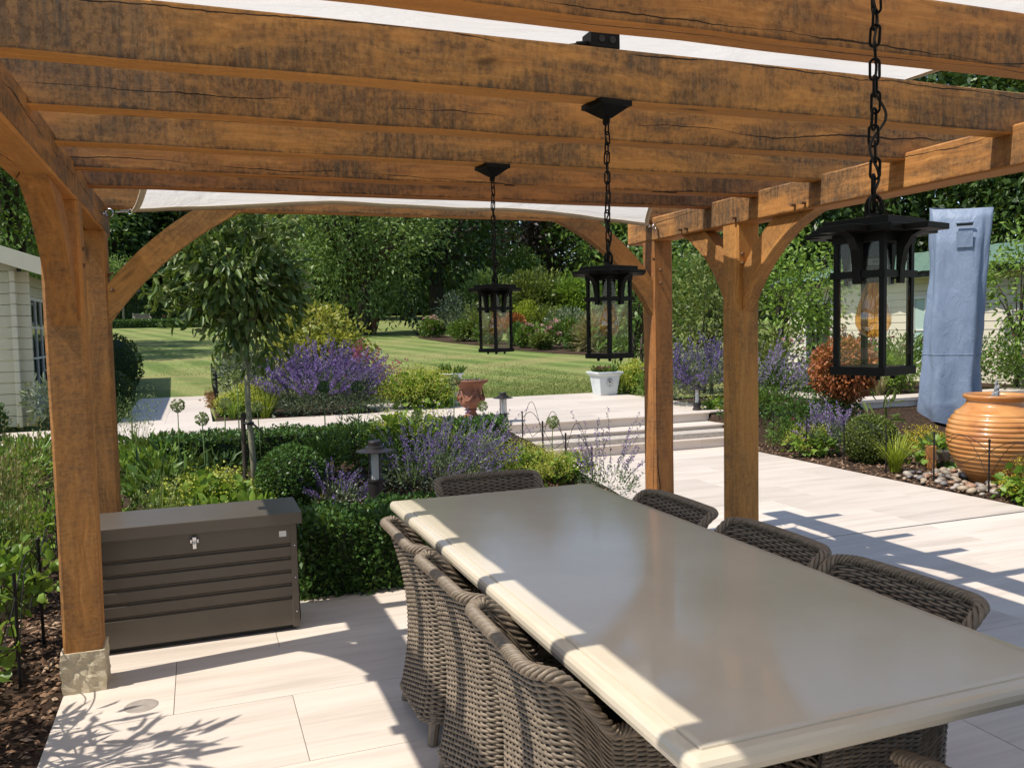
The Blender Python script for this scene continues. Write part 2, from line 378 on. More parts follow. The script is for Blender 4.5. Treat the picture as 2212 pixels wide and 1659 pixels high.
# ------------------------------------------------------------------ shade sail
def sail():
    th = thing('shade_sail', 'off-white canvas shade sail slung over the joists of the pergola', 'sail')
    nu, nv = 60, 120; V = []
    for j in range(nv+1):
        t = j/nv; y0 = -1.25+t*(5.02+1.25)
        cw = 1-(2*t-1)**2; xl = -.30+.19*min(1, cw*2.2)**.8; xr = 2.86-.22*min(1, cw*2.2)**.8
        for i in range(nu+1):
            s = i/nu; x = xl+(xr-xl)*s; e = 1-(2*s-1)**2
            y = y0-.07*e*max(0, (t-.8)/.2)**2+.1*e*max(0, (.2-t)/.2)**2
            z = 2.484+.008*math.sin(x*5+y*2.1)+.010*mn.noise(Vector((x*2.2, y*3.1, 0)))+.006*mn.noise(Vector((x*5+y*4, y*6-x*2, 3)))
            if y > 4.53: q = min(1, (y-4.53)/.49); z = z-(.269-.03*e)*q**1.1
            V.append((x, y, z))
    F = [(j*(nu+1)+i, j*(nu+1)+i+1, (j+1)*(nu+1)+i+1, (j+1)*(nu+1)+i) for j in range(nv) for i in range(nu)]
    link('cloth', np_mesh('cloth', V, F, M['sail_cloth'], True), th)
    G = lambda i, j: Vector(V[j*(nu+1)+i])
    def hem(path, inn):
        W = []
        for p, q in zip(path, inn):
            d = (q-p).normalized()*.028; n = Vector((0, 0, .003)); W += [p-d*.1-n, p+d-n, p+d+n, p-d*.1+n]
        m = len(path); Q = [(a*4+k, a*4+(k+1) % 4, a*4+4+(k+1) % 4, a*4+4+k) for a in range(m-1) for k in range(4)]
        link('hem', np_mesh('hem', W, Q, M['sail_hem']), th)
    hem([G(i, nv) for i in range(nu+1)], [G(i, nv-6) for i in range(nu+1)])
    hem([G(0, j) for j in range(nv+1)], [G(6, j) for j in range(nv+1)])
    hem([G(nu, j) for j in range(nv+1)], [G(nu-6, j) for j in range(nv+1)])
    for p, q in ((G(0, nv), Vector((XLI, 5.10, 2.215))), (G(nu, nv), Vector((XRI, 5.10, 2.215)))):
        d = (q-p); L = d.length; x = d.normalized()
        ring = lambda c, r, up: [c+x*math.cos(a)*r+up*math.sin(a)*r for a in np.linspace(0, 2*PI, 17)[:-1]]
        mb = MB(); mb.tube(ring(p+x*.01, .012, Vector((0, 0, 1))), .0025, 6, closed=True)
        mb.tube([p+x*.018, p+x*(L*.55)], .004, 6); mb.tube([p+x*.02+Vector((0, 0, .008)), p+x*L*.4+Vector((0, 0, .008))], .0025, 6)
        mb.build('snap_hook', M['steel'], th)
        mb = MB(); c = q-x*.04; mb.tube(ring(c, .022, Vector((0, 0, 1))), .005, 8, closed=True); mb.tube([c+x*.022, q+x*.03], .005, 8)
        mb.build('eye_bolt', M['steel'], th, smooth=True)
sail()

# ------------------------------------------------------------------ patio paving, steps, terrace
SLAB = {}
def slab_mesh(L, W, T=.02, mat='paving'):
    k = (round(L, 3), round(W, 3), T, mat)
    if k not in SLAB: SLAB[k] = MB().box((0, 0, -T/2), (L, W, T), bev=.0018).mesh('slab', M[mat])
    return SLAB[k]
def lay(parent, x0, x1, y0, y1, z, L=1.2, Wd=.6, offs=(0,), yo=0, gap=.0022, along='x'):
    """running-bond slabs filling a rectangle"""
    k0 = math.floor((y0-yo)/Wd) if along == 'x' else math.floor((x0-yo)/Wd)
    a0, a1, b0, b1 = (x0, x1, y0, y1) if along == 'x' else (y0, y1, x0, x1)
    k = k0
    while yo+k*Wd < b1-1e-6:
        bl, bh = max(b0, yo+k*Wd), min(b1, yo+(k+1)*Wd); of = offs[k % len(offs)]; j = math.floor((a0-of)/L)
        while of+j*L < a1-1e-6:
            al, ah = max(a0, of+j*L), min(a1, of+(j+1)*L)
            if ah-al > .03 and bh-bl > .03:
                if along == 'x': link('slab', slab_mesh(ah-al-gap, bh-bl-gap), parent, ((al+ah)/2, (bl+bh)/2, z+rng.normal(0, .0004)))
                else: link('slab', slab_mesh(bh-bl-gap, ah-al-gap), parent, ((bl+bh)/2, (al+ah)/2, z+rng.normal(0, .0004)))
            j += 1
        k += 1
patio = MB().box((2.845, 2.0, -.07), (6.91, 14.06, .1)).build('patio', M['grout']); tag(patio, 'pale cream porcelain paved patio under the pergola', kind='structure')
lay(patio, -.61, 6.3, -5.0, 4.835, 0, offs=(-.155, .32), yo=3.65-.6*4)
lay(patio, 3.5, 6.3, 4.855, 9.03, 0, offs=(.32, -.155), yo=4.85)
lay(patio, -.61, 3.5, 4.835, 4.97, 0, offs=(.2,), yo=4.2)
slot = MB().box((4.9, 4.845, -.03), (2.8, .016, .03)).build('slot_drain', M['black_metal'], patio)
dr = MB(); dr.lathe([(0, .002), (.062, .002), (.068, 0), (.068, -.01)], 28); dr.build('drain_cover', M['drain_shade'], patio, (-.285, 3.79, .0005))  # shade of the recessed tray is put into the cover's darker colour
terrace = MB().box((1.2, 11.2, .25), (11.4, 2.0, .2)).build('terrace', M['grout']); tag(terrace, 'upper terrace of pale paving above the three steps', kind='structure')
lay(terrace, -6.0, 3.3, 10.36, 12.05, .375, offs=(.2, -.4), yo=10.36)
lay(terrace, 3.3, 6.9, 9.68, 13.55, .375, offs=(.1, .7), yo=9.68)
lay(terrace, 2.45, 3.3, 12.05, 13.55, .375, offs=(.2, .8), yo=12.05)
MB().box((5.1, 11.6, .25), (3.5, 3.7, .2)).build('terrace_base', M['grout'], terrace)
pth = MB().box((-.45, 17, .25), (1.2, 9.8, .2)).build('path', M['grout']); tag(pth, 'pale paved path running from terrace to lawn', kind='structure')
lay(pth, -1.05, .15, 12.05, 21.9, .375, offs=(.0, .6), yo=-1.05, along='y')
steps = MB().box((4.95, 9.45, .1), (3.0, .8, .18)).build('steps', M['grout']); tag(steps, 'three wide pale stone steps up to the terrace', kind='structure')
for i, (y, z) in enumerate(((9.03, .125), (9.36, .25), (9.69, .375))):
    x = 3.42
    for k in range(4):
        L = [.9, .76, .8, .54][(k+i) % 4]; x1 = min(6.42, x+L) if k < 3 else 6.42
        if x1-x < .05: break
        link('riser', MB().box((0, 0, 0), (x1-x-.003, .02, .098), bev=.001).mesh('riser', M['paving']), steps, ((x+x1)/2, y+.012, z-.027-.0505))
        # bullnosed tread
        pr = [(-.024+.0135*(1-math.sin(a)), -.0135+.0135*math.cos(a)) for a in np.linspace(0, PI, 7)] if False else [(-.0105-.0135*math.sin(a), -.0135+.0135*math.cos(a)) for a in np.linspace(0, PI, 8)]
        out = [(p[0], p[1]) for p in pr]+[(.335 if i < 2 else .0, -.027), (.335 if i < 2 else .0, 0)]
        MM = Matrix(((0, 0, 1, 0), (1, 0, 0, 0), (0, 1, 0, 0), (0, 0, 0, 1)))
        mb = MB().prism(out, x1-x-.003, MM)
        mb.build('tread', M['paving'], steps, ((x+x1)/2, y, z)); x = x1

# ------------------------------------------------------------------ dining table
def table():
    th = thing('dining_table', 'long cream stone-topped dining table with moulded edge', 'table', (.836, 1.318, 0))
    L, W, Z = 2.68, 1.074, .735
    # closed loop of the edge profile swept round the rectangle: (inset from the outer edge, height)
    prof = [(.05, -.050), (.012, -.050), (.003, -.043), (0, -.030), (.002, -.018), (.008, -.009), (.018, -.005), (.036, -.003), (.0375, -.0055), (.0405, -.0055), (.042, -.001), (.055, 0.)]
    V = []; rc = .02
    for (q, h) in prof:
        r = max(.004, rc-q)
        for cx, cy, a0 in ((W-q-r, L-q-r, 0), (q+r, L-q-r, PI/2), (q+r, q+r, PI), (W-q-r, q+r, 1.5*PI)):
            for k in range(5):
                a = a0+PI/2*k/4; V.append((cx+r*math.cos(a), cy+r*math.sin(a), Z+h))
    n = 20; F = [(i*n+k, i*n+(k+1) % n, (i+1)*n+(k+1) % n, (i+1)*n+k) for i in range(len(prof)-1) for k in range(n)]
    F.append(tuple(range((len(prof)-1)*n, len(prof)*n))); F.append(tuple(reversed(range(n))))
    me = bpy.data.meshes.new('table_top'); me.from_pydata(V, [], F); me.materials.append(M['table_top']); me.update()
    link('table_top', me, th)
    for y in (.55, L-.55):
        for x in (.30, W-.30):
            mb = MB().box((x, y, .34), (.09, .11, .60), bev=.006); mb.build('leg', M['hardwood'], th)
        MB().box((W/2, y, .665), (.8, .1, .028), bev=.004).build('cross_rail', M['hardwood'], th)
        MB().box((W/2, y, .03), (.8, .11, .06), bev=.006).build('foot', M['hardwood'], th)
    MB().box((W/2, L/2, .30), (.05, L-1.22, .09), bev=.005).build('stretcher', M['hardwood'], th)
table()

# ------------------------------------------------------------------ woven armchairs
def chair_shell():
    nrib, sub = 46, 4; ns = nrib*sub
    def dims(z):
        q = np.clip((z-.09)/.70, 0, 1)
        a = .225+.012*q+.048*q**2.4; b = .272-.11*q*(1-q)*1.6+.045*q**2.5; xf = .265-.02*q
        return a, b, xf
    def plan(s, z):
        """point of the U-shaped plan at s in 0..1 and height z"""
        a, b, xf = dims(z); rc = .085
        l1 = xf+b-rc; la = rc*PI/2; l2 = 2*(a-rc); tot = 2*l1+2*la+l2; d = s*tot
        if d < l1: return (xf-d, a, 0, 1)
        d -= l1
        if d < la: t = d/rc; return (-b+rc-rc*math.sin(t), a-rc+rc*math.cos(t), -math.sin(t), math.cos(t))
        d -= la
        if d < l2: return (-b, a-rc-d, -1, 0)
        d -= l2
        if d < la: t = d/rc; return (-b+rc-rc*math.cos(t), -(a-rc)-rc*math.sin(t), -math.cos(t), -math.sin(t))
        d -= la; return (-b+rc+d, -a, 0, -1)
    def top(s):
        e = abs(2*s-1)                              # 0 at the middle of the back, 1 at the arm fronts
        t = np.clip((e-.35)/.17, 0, 1); t = t*t*(3-2*t)
        return .750+.006*math.cos(e*PI*1.2)-.165*t-.03*max(0, (e-.72)/.28)**2
    S = np.linspace(0, 1, ns+1); TOP = np.array([top(s) for s in S])
    rows = 76; Vs = []; Fs = []; nb = 0; K = 5
    ang = np.linspace(0, 2*PI, K, endpoint=False)
    def strand(P, N, rv, rn):
        """flat oval strand along P with normals N; up taken as world Z"""
        nonlocal nb
        m = len(P); Zv = np.array([0, 0, 1.])
        V = P[:, None, :]+np.cos(ang)[None, :, None]*rv*Zv[None, None, :]+np.sin(ang)[None, :, None]*rn*N[:, None, :]
        i = np.arange(m-1)[:, None]*K; k = np.arange(K)[None, :]; k2 = (k+1) % K
        F = np.stack([i+k, i+k2, i+K+k2, i+K+k], -1).reshape(-1, 4)+nb
        Vs.append(V.reshape(-1, 3)); Fs.append(F); nb += m*K
    for j in range(rows):
        v = (j+.5)/rows; zz = .09+v*(TOP-.09); P = np.empty((ns+1, 3)); N = np.empty((ns+1, 3))
        for i, s in enumerate(S):
            x, y, nx, ny = plan(s, zz[i]); off = .0042*math.cos(PI*s*nrib+PI*j)+rng.normal(0, .0004)
            P[i] = (x+nx*off, y+ny*off, zz[i]+rng.normal(0, .0004)); N[i] = (nx, ny, 0)
        strand(P, N, .0051, .0042)
    # front panel below the seat
    for j in range(34):
        z = .09+.32*(j+.5)/34; a, b, xf = dims(z); Y = np.linspace(-a, a, 13*5+1)
        P = np.stack([np.full_like(Y, xf-.01)+.005*np.cos(PI*(Y+a)/(2*a)*13+PI*j), Y, np.full_like(Y, z)], 1); N = np.zeros_like(P); N[:, 0] = 1
        strand(P, N, .0049, .0032)
    shell = np_mesh('weave', np.concatenate(Vs), np.concatenate(Fs), M['wicker'], True)
    # uprights
    mb = MB()
    for r in range(nrib+1):
        s = r/nrib; T = top(s); mb.tube([(*plan(s, z)[:2], z) for z in np.linspace(.09, T, 6)], .0036, 4, cap=False)
    ribs = mb.mesh('uprights', M['wicker_dark'])
    # rolled rim of twisted strands along the top and a band round the foot
    def twist(path, R, r, turns, nst, name):
        Vr = []; Fr = []; b0 = 0; kk = np.linspace(0, 2*PI, 6, endpoint=False)
        P = np.array(path); T = np.gradient(P, axis=0); T /= np.linalg.norm(T, axis=1)[:, None]
        up = np.array([0, 0, 1.]); A = np.cross(T, up); A /= np.linalg.norm(A, axis=1)[:, None]; B = np.cross(A, T)
        m = len(P)
        for q in range(nst):
            th_ = 2*PI*(q/nst+turns*np.linspace(0, 1, m)); C = P+R*(A*np.cos(th_)[:, None]+B*.75*np.sin(th_)[:, None])
            Vt = C[:, None, :]+r*(np.cos(kk)[None, :, None]*A[:, None, :]+np.sin(kk)[None, :, None]*B[:, None, :])
            i = np.arange(m-1)[:, None]*6; k = np.arange(6)[None, :]; k2 = (k+1) % 6
            Fr.append(np.stack([i+k, i+k2, i+6+k2, i+6+k], -1).reshape(-1, 4)+b0); Vr.append(Vt.reshape(-1, 3)); b0 += m*6
        return np_mesh(name, np.concatenate(Vr), np.concatenate(Fr), M['wicker'], True)
    path = []
    for s in np.linspace(0, 1, 340):
        T = top(s); x, y, nx, ny = plan(s, T); path.append((x+nx*.010, y+ny*.010, T+.006))
    rim = twist(path, .0135, .0080, 24, 5, 'rim')
    foot = twist([(*plan(s, .09)[:2], .088) for s in np.linspace(0, 1, 160)], .007, .006, 20, 3, 'foot_band')
    seat = MB(); a, b, xf = dims(.4); seat.box((.0, 0, .385), (xf+b-.10, 2*a-.05, .05), bev=.02)
    legs = [MB().tube([(sx*.205, sy*.175, .20), (sx*.245, sy*.215, .0)], [.026, .019], 10).mesh('leg', M['wicker']) for sx in (-1, 1) for sy in (-1, 1)]
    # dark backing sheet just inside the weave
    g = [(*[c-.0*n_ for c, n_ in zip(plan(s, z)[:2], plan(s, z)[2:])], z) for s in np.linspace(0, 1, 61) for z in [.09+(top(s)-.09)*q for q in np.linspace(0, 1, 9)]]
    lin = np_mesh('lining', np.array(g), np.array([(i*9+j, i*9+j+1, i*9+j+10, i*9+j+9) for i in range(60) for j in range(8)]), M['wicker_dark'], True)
    return shell, ribs, rim, foot, seat.mesh('seat', M['wicker_dark']), lin, legs
CH = chair_shell()
def chair(loc, rz, label):
    t = thing('wicker_chair', label, 'chair', loc, rz, 'wicker chairs round the dining table')
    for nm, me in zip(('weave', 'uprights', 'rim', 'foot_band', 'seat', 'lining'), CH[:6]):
        o = link(nm, me, t)
        if nm in ('weave', 'uprights'): o['kind'] = 'stuff'
    for me in CH[6]: link('leg', me, t)
    return t
chair((1.005, 3.20, 0), 0, 'brown woven chair at the left side of the table, farthest, next to the storage box')
chair((1.005, 2.60, 0), .03, 'brown woven chair in the middle of the left side of the table')
chair((1.0, 2.01, 0), -.02, 'large nearest brown woven chair at the left side, its back half sunlit')
chair((1.70, 3.23, 0), PI, 'woven chair on the right side of the table nearest the far oak post')
chair((1.71, 2.57, 0), PI-.02, 'middle woven chair of the three behind the right table edge')
chair((1.71, 1.95, 0), PI+.02, 'nearest woven chair of the three behind the right table edge')
chair((1.42, 3.98, 0), -PI/2, 'brown woven chair at the far end of the table before the flower bed')
chair((1.72, 1.20, 0), PI*.5, 'dark woven chair at the near end, cut off by the lower right corner')

# ------------------------------------------------------------------ storage box
def storage_box():
    th = thing('storage_box', 'dark bronze metal garden storage box beside the oak post', 'storage box', (0, 0, 0))
    x0, x1, y0, y1, H = -.55, .44, 4.47, 4.82, .565
    # ribbed sheet front: profile (outward, height) extruded along X
    pr = [(.012, .03)]; 
    for z in (.175, .245, .315, .385, .455): pr += [(.012, z-.012), (.0, z-.004), (.0, z), (.006, z+.008), (.012, z+.010)]
    pr += [(.012, H)]
    def wall(name, a, b, thick=.012):
        V = []
        for (o, z) in pr: V += [(0, -o, z)]
        n = len(pr); d = Vector(b)-Vector(a); L = d.length; ang = math.atan2(d.y, d.x)
        W = [(0, -o, z) for o, z in pr]+[(L, -o, z) for o, z in pr]; F = [(i, n+i, n+i+1, i+1) for i in range(n-1)]
        W += [(0, .01, .03), (L, .01, .03), (L, .01, H), (0, .01, H)]; F.append((2*n+1, 2*n, 2*n+3, 2*n+2))
        mb = MB().add(W, F); mb.build(name, M['storage_metal'], th, a, (0, 0, ang))
    wall('front_panel', (x0+.03, y0, 0), (x1-.03, y0, 0)); wall('side_panel', (x1, y0+.03, 0), (x1, y1-.03, 0)); wall('side_panel', (x0, y1-.03, 0), (x0, y0+.03, 0))
    MB().box(((x0+x1)/2, y1-.01, H/2), (x1-x0-.06, .012, H-.04)).build('back_panel', M['storage_metal'], th)
    for x in (x0+.014, x1-.014):
        for y in (y0-.004, y1-.014):
            c = MB().box((x, y+.008, .018+H/2-.01), (.036, .036, H-.02), bev=.004).build('corner_post', M['storage_metal'], th)
            if y < y0+.1:
                for z in (.10, .28, .45): MB().lathe([(0, .003), (.004, .002), (.005, 0)], 10).build('rivet', M['steel'], c, (x+.004, y-.0105, z), (PI/2, 0, 0))
    MB().box(((x0+x1)/2, (y0+y1)/2, .018), (x1-x0-.03, y1-y0-.03, .025)).build('base', M['rubber'], th)
    lid = MB(); lid.box(((x0+x1)/2, (y0+y1)/2-.005, H+.032), (x1-x0+.06, y1-y0+.075, .062), bev=.004); lo = lid.build('lid', M['storage_metal'], th)
    xl = .0; la = MB().box((0, 0, 0), (.048, .012, .022), bev=.005); la.box((0, -.008, -.008), (.024, .010, .062), bev=.004)
    latch = la.build('latch', M['steel'], th, (-.055, y0-.02, .525))
    MB().lathe([(0, .003), (.007, .003), (.009, 0)], 14).build('keyhole', M['white_label'], latch, (0, -.0135, -.006), (PI/2, 0, 0))
    MB().box((0, -.0175, -.006), (.002, .0015, .007)).build('keyway', M['rubber'], latch)
    st = MB().box((.372, y0-.0135, .515), (.036, .0015, .030)).build('sticker', M['white_label'], th)
storage_box()

# ------------------------------------------------------------------ pendant lanterns
def lantern_parts():
    P = {}
    s = .062                                                # half width of the body
    mb = MB().box((0, 0, .008), (.148, .148, .016), bev=.002); P['base'] = mb
    P['foot'] = [MB().tube([(a*.034, b*.034, -.009), (a*.034, b*.034, .002)], .006, 8) for a in (-1, 1) for b in (-1, 1)]
    P['corner_bar'] = [MB().box((a*s, b*s, .14), (.013, .013, .25)) for a in (-1, 1) for b in (-1, 1)]
    P['pane'] = [MB().box((x, y, .139), (dx, dy, .244)) for x, y, dx, dy in ((0, -s-.001, .11, .003), (0, s+.001, .11, .003), (-s-.001, 0, .003, .11), (s+.001, 0, .003, .11))]
    mb = MB()
    for x, y, dx, dy in ((0, -s-.006, .150, .012), (0, s+.006, .150, .012), (-s-.006, 0, .012, .126), (s+.006, 0, .012, .126)): mb.box((x, y, .190), (dx, dy, .013))
    P['band'] = mb
    cap = MB(); cap.box((0, 0, .272), (.215, .215, .013), bev=.0015); cap.box((0, 0, .2722), (.33, .10, .011), bev=.0015); cap.box((0, 0, .2718), (.10, .33, .011), bev=.0015)
    cap.box((0, 0, .286), (.175, .175, .016), bev=.002); cap.box((0, 0, .258), (.142, .142, .016))
    P['cap'] = cap
    br = []
    for k in range(4):
        out = [(.066, .172), (.076, .172), (.078, .205), (.086, .236), (.104, .257), (.130, .266), (.066, .266)]
        R = Matrix.Rotation(k*PI/2, 4, 'Z') @ Matrix.Rotation(PI/2, 4, 'X')
        br.append(MB().prism(out, .022, R))
    P['bracket'] = br
    so_ = MB().lathe([(0, .176), (.019, .176), (.021, .185), (.021, .25), (.014, .256), (0, .256)], 16); P['socket'] = so_
    bulb = MB().lathe([(.0, .070), (.012, .072), (.024, .080), (.032, .096), (.0325, .110), (.028, .132), (.019, .158), (.013, .172), (.013, .180)], 20); P['bulb'] = bulb
    fil = MB()
    for k in range(6):
        a = 2*PI*k/6; fil.tube([(.004*math.cos(a), .004*math.sin(a), .165), (.010*math.cos(a), .010*math.sin(a), .15), (.012*math.cos(a+.4), .012*math.sin(a+.4), .105)], .0009, 4)
    fil.tube([(0, 0, .175), (0, 0, .125)], .003, 6)
    P['filament'] = fil
    P['loop'] = MB().tube([(.0, .016*math.cos(a), .318+.022*math.sin(a)) for a in np.linspace(0, 2*PI, 20)[:-1]], .0042, 6, closed=True)
    P['finial'] = MB().lathe([(.016, .296), (.014, .303), (.008, .307), (.006, .312), (0, .313)], 14)
    canopy = MB(); a, b = .058, .03
    V = [(-a, -a, 0), (a, -a, 0), (a, a, 0), (-a, a, 0), (-a, -a, -.016), (a, -a, -.016), (a, a, -.016), (-a, a, -.016), (-.051, -.051, -.018), (.051, -.051, -.018), (.051, .051, -.018), (-.051, .051, -.018), (-.012, -.012, -.048), (.012, -.012, -.048), (.012, .012, -.048), (-.012, .012, -.048)]
    F = [(0, 1, 2, 3)]+[(i+k, i+(k+1) % 4, i+4+(k+1) % 4, i+4+k) for i in (0, 4, 8) for k in range(4)]+[(15, 14, 13, 12)]
    canopy.add(V, [tuple(reversed(f)) for f in F]); canopy.lathe([(.010, -.064), (.012, -.05)], 12); P['canopy'] = canopy
    lk = MB(); ln = []
    for q in range(18):
        a = 2*PI*q/18; ln.append((.0085*math.cos(a), 0, (.011 if math.sin(a) > 0 else -.011)+.009*math.sin(a)))
    lk.tube(ln, .0027, 6, closed=True); P['link'] = lk
    return P
LP = lantern_parts(); LM = {}
def lmesh(k, mb, mat, smooth=False):
    if k not in LM:
        if k.split('#')[0] in ('base', 'foot', 'corner_bar', 'pane', 'band', 'cap', 'bracket'): mb.v = [(p[0]*.76, p[1]*.76, p[2]) for p in mb.v]
        LM[k] = mb.mesh(k.split('#')[0], M[mat], smooth)
    return LM[k]
def lantern(x, y, z0, ztop, rz, label, tagtext=False):
    t = thing('pendant_lantern', label, 'lantern', (x, y, z0), rz, 'black lanterns hanging over the table')
    link('base', lmesh('base', LP['base'], 'black_metal'), t)
    for k, mb in enumerate(LP['foot']): link('foot', lmesh('foot#%d' % k, mb, 'black_metal'), t)
    for k, mb in enumerate(LP['corner_bar']): link('corner_bar', lmesh('corner_bar#%d' % k, mb, 'black_metal'), t)
    for k, mb in enumerate(LP['pane']): link('pane', lmesh('pane#%d' % k, mb, 'clear_glass'), t)
    link('band', lmesh('band', LP['band'], 'black_metal'), t); cp = link('cap', lmesh('cap', LP['cap'], 'black_metal'), t)
    for k, mb in enumerate(LP['bracket']): link('bracket', lmesh('bracket#%d' % k, mb, 'black_metal'), cp)
    so_ = link('socket', lmesh('socket', LP['socket'], 'black_metal', True), t)
    b = link('bulb', lmesh('bulb', LP['bulb'], 'amber_glass', True), t); link('filament', lmesh('filament', LP['filament'], 'filament_wire'), b)
    link('loop', lmesh('loop', LP['loop'], 'black_metal', True), t); link('finial', lmesh('finial', LP['finial'], 'black_metal', True), t)
    zc = ztop-z0; c = link('canopy', lmesh('canopy', LP['canopy'], 'black_metal'), t, (0, 0, zc)); c.rotation_euler = (0, 0, -rz+.12)
    za, zb = .345, zc-.064; n = max(4, round((zb-za)/.0305)); st = (zb-za)/n
    me = lmesh('link', LP['link'], 'black_metal', True)
    big = link('chain_link', me, t, (0, 0, .338), (0, 0, .6)); big.scale = (1.45, 1.2, 1.25)
    for i in range(n+1):
        o = link('chain_link', me, t, (.002*math.sin(i*1.3), .0015*math.cos(i*1.9), za+.022+i*st-.006), (.05*math.sin(i*2.1), .04*math.cos(i*1.7), (PI/2 if i % 2 else 0)+.25*math.sin(i)+.3))
    # the flex threaded through the chain
    cp_ = []
    for i in range(60):
        q = i/59; z = .31+(zc-.05-.31)*q; w = .007*math.sin(q*PI*9+x*3)*(1 if not tagtext else 1.4)
        bow = .022*math.exp(-((q-.42)/.07)**2) if tagtext else 0
        cp_.append((w+bow, .004*math.cos(q*PI*7)-bow*.2, z))
    MB().tube(cp_, .0028, 6).build('flex', M['rubber'], t, smooth=True)
    if tagtext:
        lab = MB().box((0, 0, 0), (.026, .0008, .012)).build('rating_label', M['grey_label'], so_, (-.0, -.0225, .214), (0, 0, .0))
        cu = bpy.data.curves.new('label_text', 'FONT'); cu.body = 'WIE'; cu.size = .011; cu.align_x = 'CENTER'; cu.align_y = 'CENTER'; cu.extrude = .0002
        tmp = bpy.data.objects.new('tmp', cu); COL.objects.link(tmp); bpy.context.view_layer.update()
        me = bpy.data.meshes.new_from_object(tmp.evaluated_get(bpy.context.evaluated_depsgraph_get())); bpy.data.objects.remove(tmp)
        me.materials.clear(); me.materials.append(M['black_metal']); link('label_lettering', me, so_, (.004, -.0234, .214), (PI/2, 0, 0))
        so_.rotation_euler = (0, 0, -.62-rz)
    return t
lantern(1.222, 1.285, 1.447, ZJ, .27, 'large nearest black glass lantern on a chain, right of the oak post', True)
lantern(1.25, 2.452, 1.447, ZJ, .33, 'middle black glass lantern hanging beside the far right brace')
lantern(1.235, 3.516, 1.447, ZJ, .42, 'smallest, farthest black glass lantern hanging before the lawn')
jb = thing('junction_box', 'black electrical junction box on top of a joist under the sail', 'junction box', (1.235, 2.455, ZJ+JH))
MB().box((0, 0, .026), (.10, .07, .052), bev=.004).build('housing', M['black_metal'], jb)
for x in (-.015, .022): MB().lathe([(0, .002), (.009, .002), (.011, 0)], 16).build('knockout', M['rubber'], jb, (x, -.0375, .026), (PI/2, 0, 0))
MB().tube([(-.05, 0, .016), (-.085, .0, .014)], [.012, .009], 10).build('cable_gland', M['black_metal'], jb)
MB().tube([(-.08, 0, .014), (-.12, 0, .006), (-.3, .01, .006)], .005, 6).build('cable', M['rubber'], jb)

# ------------------------------------------------------------------ ground: soil, lawn, bark
def LH(y): return .362+.039*max(0., y-17)-.0*y
def sstep(a, b, x): t = min(1, max(0, (x-a)/(b-a))); return t*t*(3-2*t)
def soil_z(x, y):
    if x < 3.45:
        if y < 10.2: return (-.012 if x < -.55 or y > 4.9 else -.09)+.345*sstep(5.2, 10.0, y)
        return .15 if x > -6.0 and y < 12.1 else .335
    if x < 6.38: return -.09 if y < 9.4 else .1
    if x > 8.55 and y > 9.35: return .40
    return -.012+.35*sstep(8.55, 9.5, y)
def mulch_mat():
    t = NT('soil'); c = t.coord(rnd=False); n = t.noise(c, 30, 6, .7); n2 = t.noise(c, 3, 4)
    col = t.ramp(n, [(.3, (.02, .012, .008)), (.5, (.06, .036, .022)), (.7, (.13, .08, .05))]); col = t.mix(t.math('MULTIPLY', n2, .4), col, (.035, .024, .016))
    M['soil'] = t.done(t.pr(col, .95, 0, t.bump(n, 1, .03), .2))
    t = NT('bark'); rp = t.n('ShaderNodeNewGeometry').outputs['Random Per Island']
    M['bark'] = t.done(t.pr(t.ramp(rp, [(0, (.05, .027, .016)), (.5, (.15, .085, .05)), (.85, (.27, .17, .105)), (1, (.40, .28, .19))]), .9, 0, None, .2))
    t = NT('lawn'); c = t.coord(rnd=False)
    sep = t.n('ShaderNodeSeparateXYZ'); t.l(c, sep.inputs[0])
    # mown stripes: the lay of the grass alternates along a slanted direction
    ph = t.math('ADD', t.math('MULTIPLY', sep.outputs[0], .97), t.math('MULTIPLY', sep.outputs[1], .22))
    wob = t.math('MULTIPLY', t.noise(c, .5, 2), .5); st = t.math('SINE', t.math('MULTIPLY', t.math('ADD', ph, wob), 4.9))
    st = t.ramp(t.math('ADD', t.math('MULTIPLY', st, .5), .5), [(.3, 0.), (.7, 1.)])
    dry = t.ramp(t.noise(t.mapping(c, (1, 1.6, 1)), .35, 5, .62), [(.44, 0.), (.60, 1.)])
    fine = t.noise(t.mapping(c, (1, .5, 1)), 22, 5, .7)
    g = t.mix(st, (.125, .185, .045), (.22, .275, .08)); g = t.mix(t.math('MULTIPLY', dry, .6), g, (.36, .31, .135))
    g = t.mix(t.ramp(fine, [(.32, .6), (.58, 0.)]), g, (.075, .095, .025))
    M['lawn'] = t.done(t.pr(g, .9, 0, t.bump(fine, .8, .04), .15))
mulch_mat()
def sheet(name, x0, x1, y0, y1, nx, ny, zf, mat):
    X = np.linspace(x0, x1, nx+1); Y = np.linspace(y0, y1, ny+1); V = [(x, y, zf(x, y)) for y in Y for x in X]; w = nx+1
    F = [(j*w+i, j*w+i+1, (j+1)*w+i+1, (j+1)*w+i) for j in range(ny) for i in range(nx)]
    return link(name, np_mesh(name, V, F, M[mat], True))
tag(sheet('soil', -12, 18, -8, 12.2, 200, 135, lambda x, y: soil_z(x, y)+.012*mn.noise((x*3, y*3, 0)), 'soil'), 'dark bark-covered soil of the flower beds', kind='structure')
tag(sheet('upper_bed', .2, 2.44, 12.06, 20.5, 12, 40, lambda x, y: .367+.02*mn.noise((x*2, y*2, 0)), 'soil'), 'bark covered soil of the upper bed', kind='structure')
tag(sheet('lawn', -90, 120, 11.9, 190, 210, 180, lambda x, y: LH(y)-.0+(.0 if not (-6.05 < x < 6.95 and y < 13.5) else -.12), 'lawn'), 'mown striped lawn rising to the trees', kind='structure')
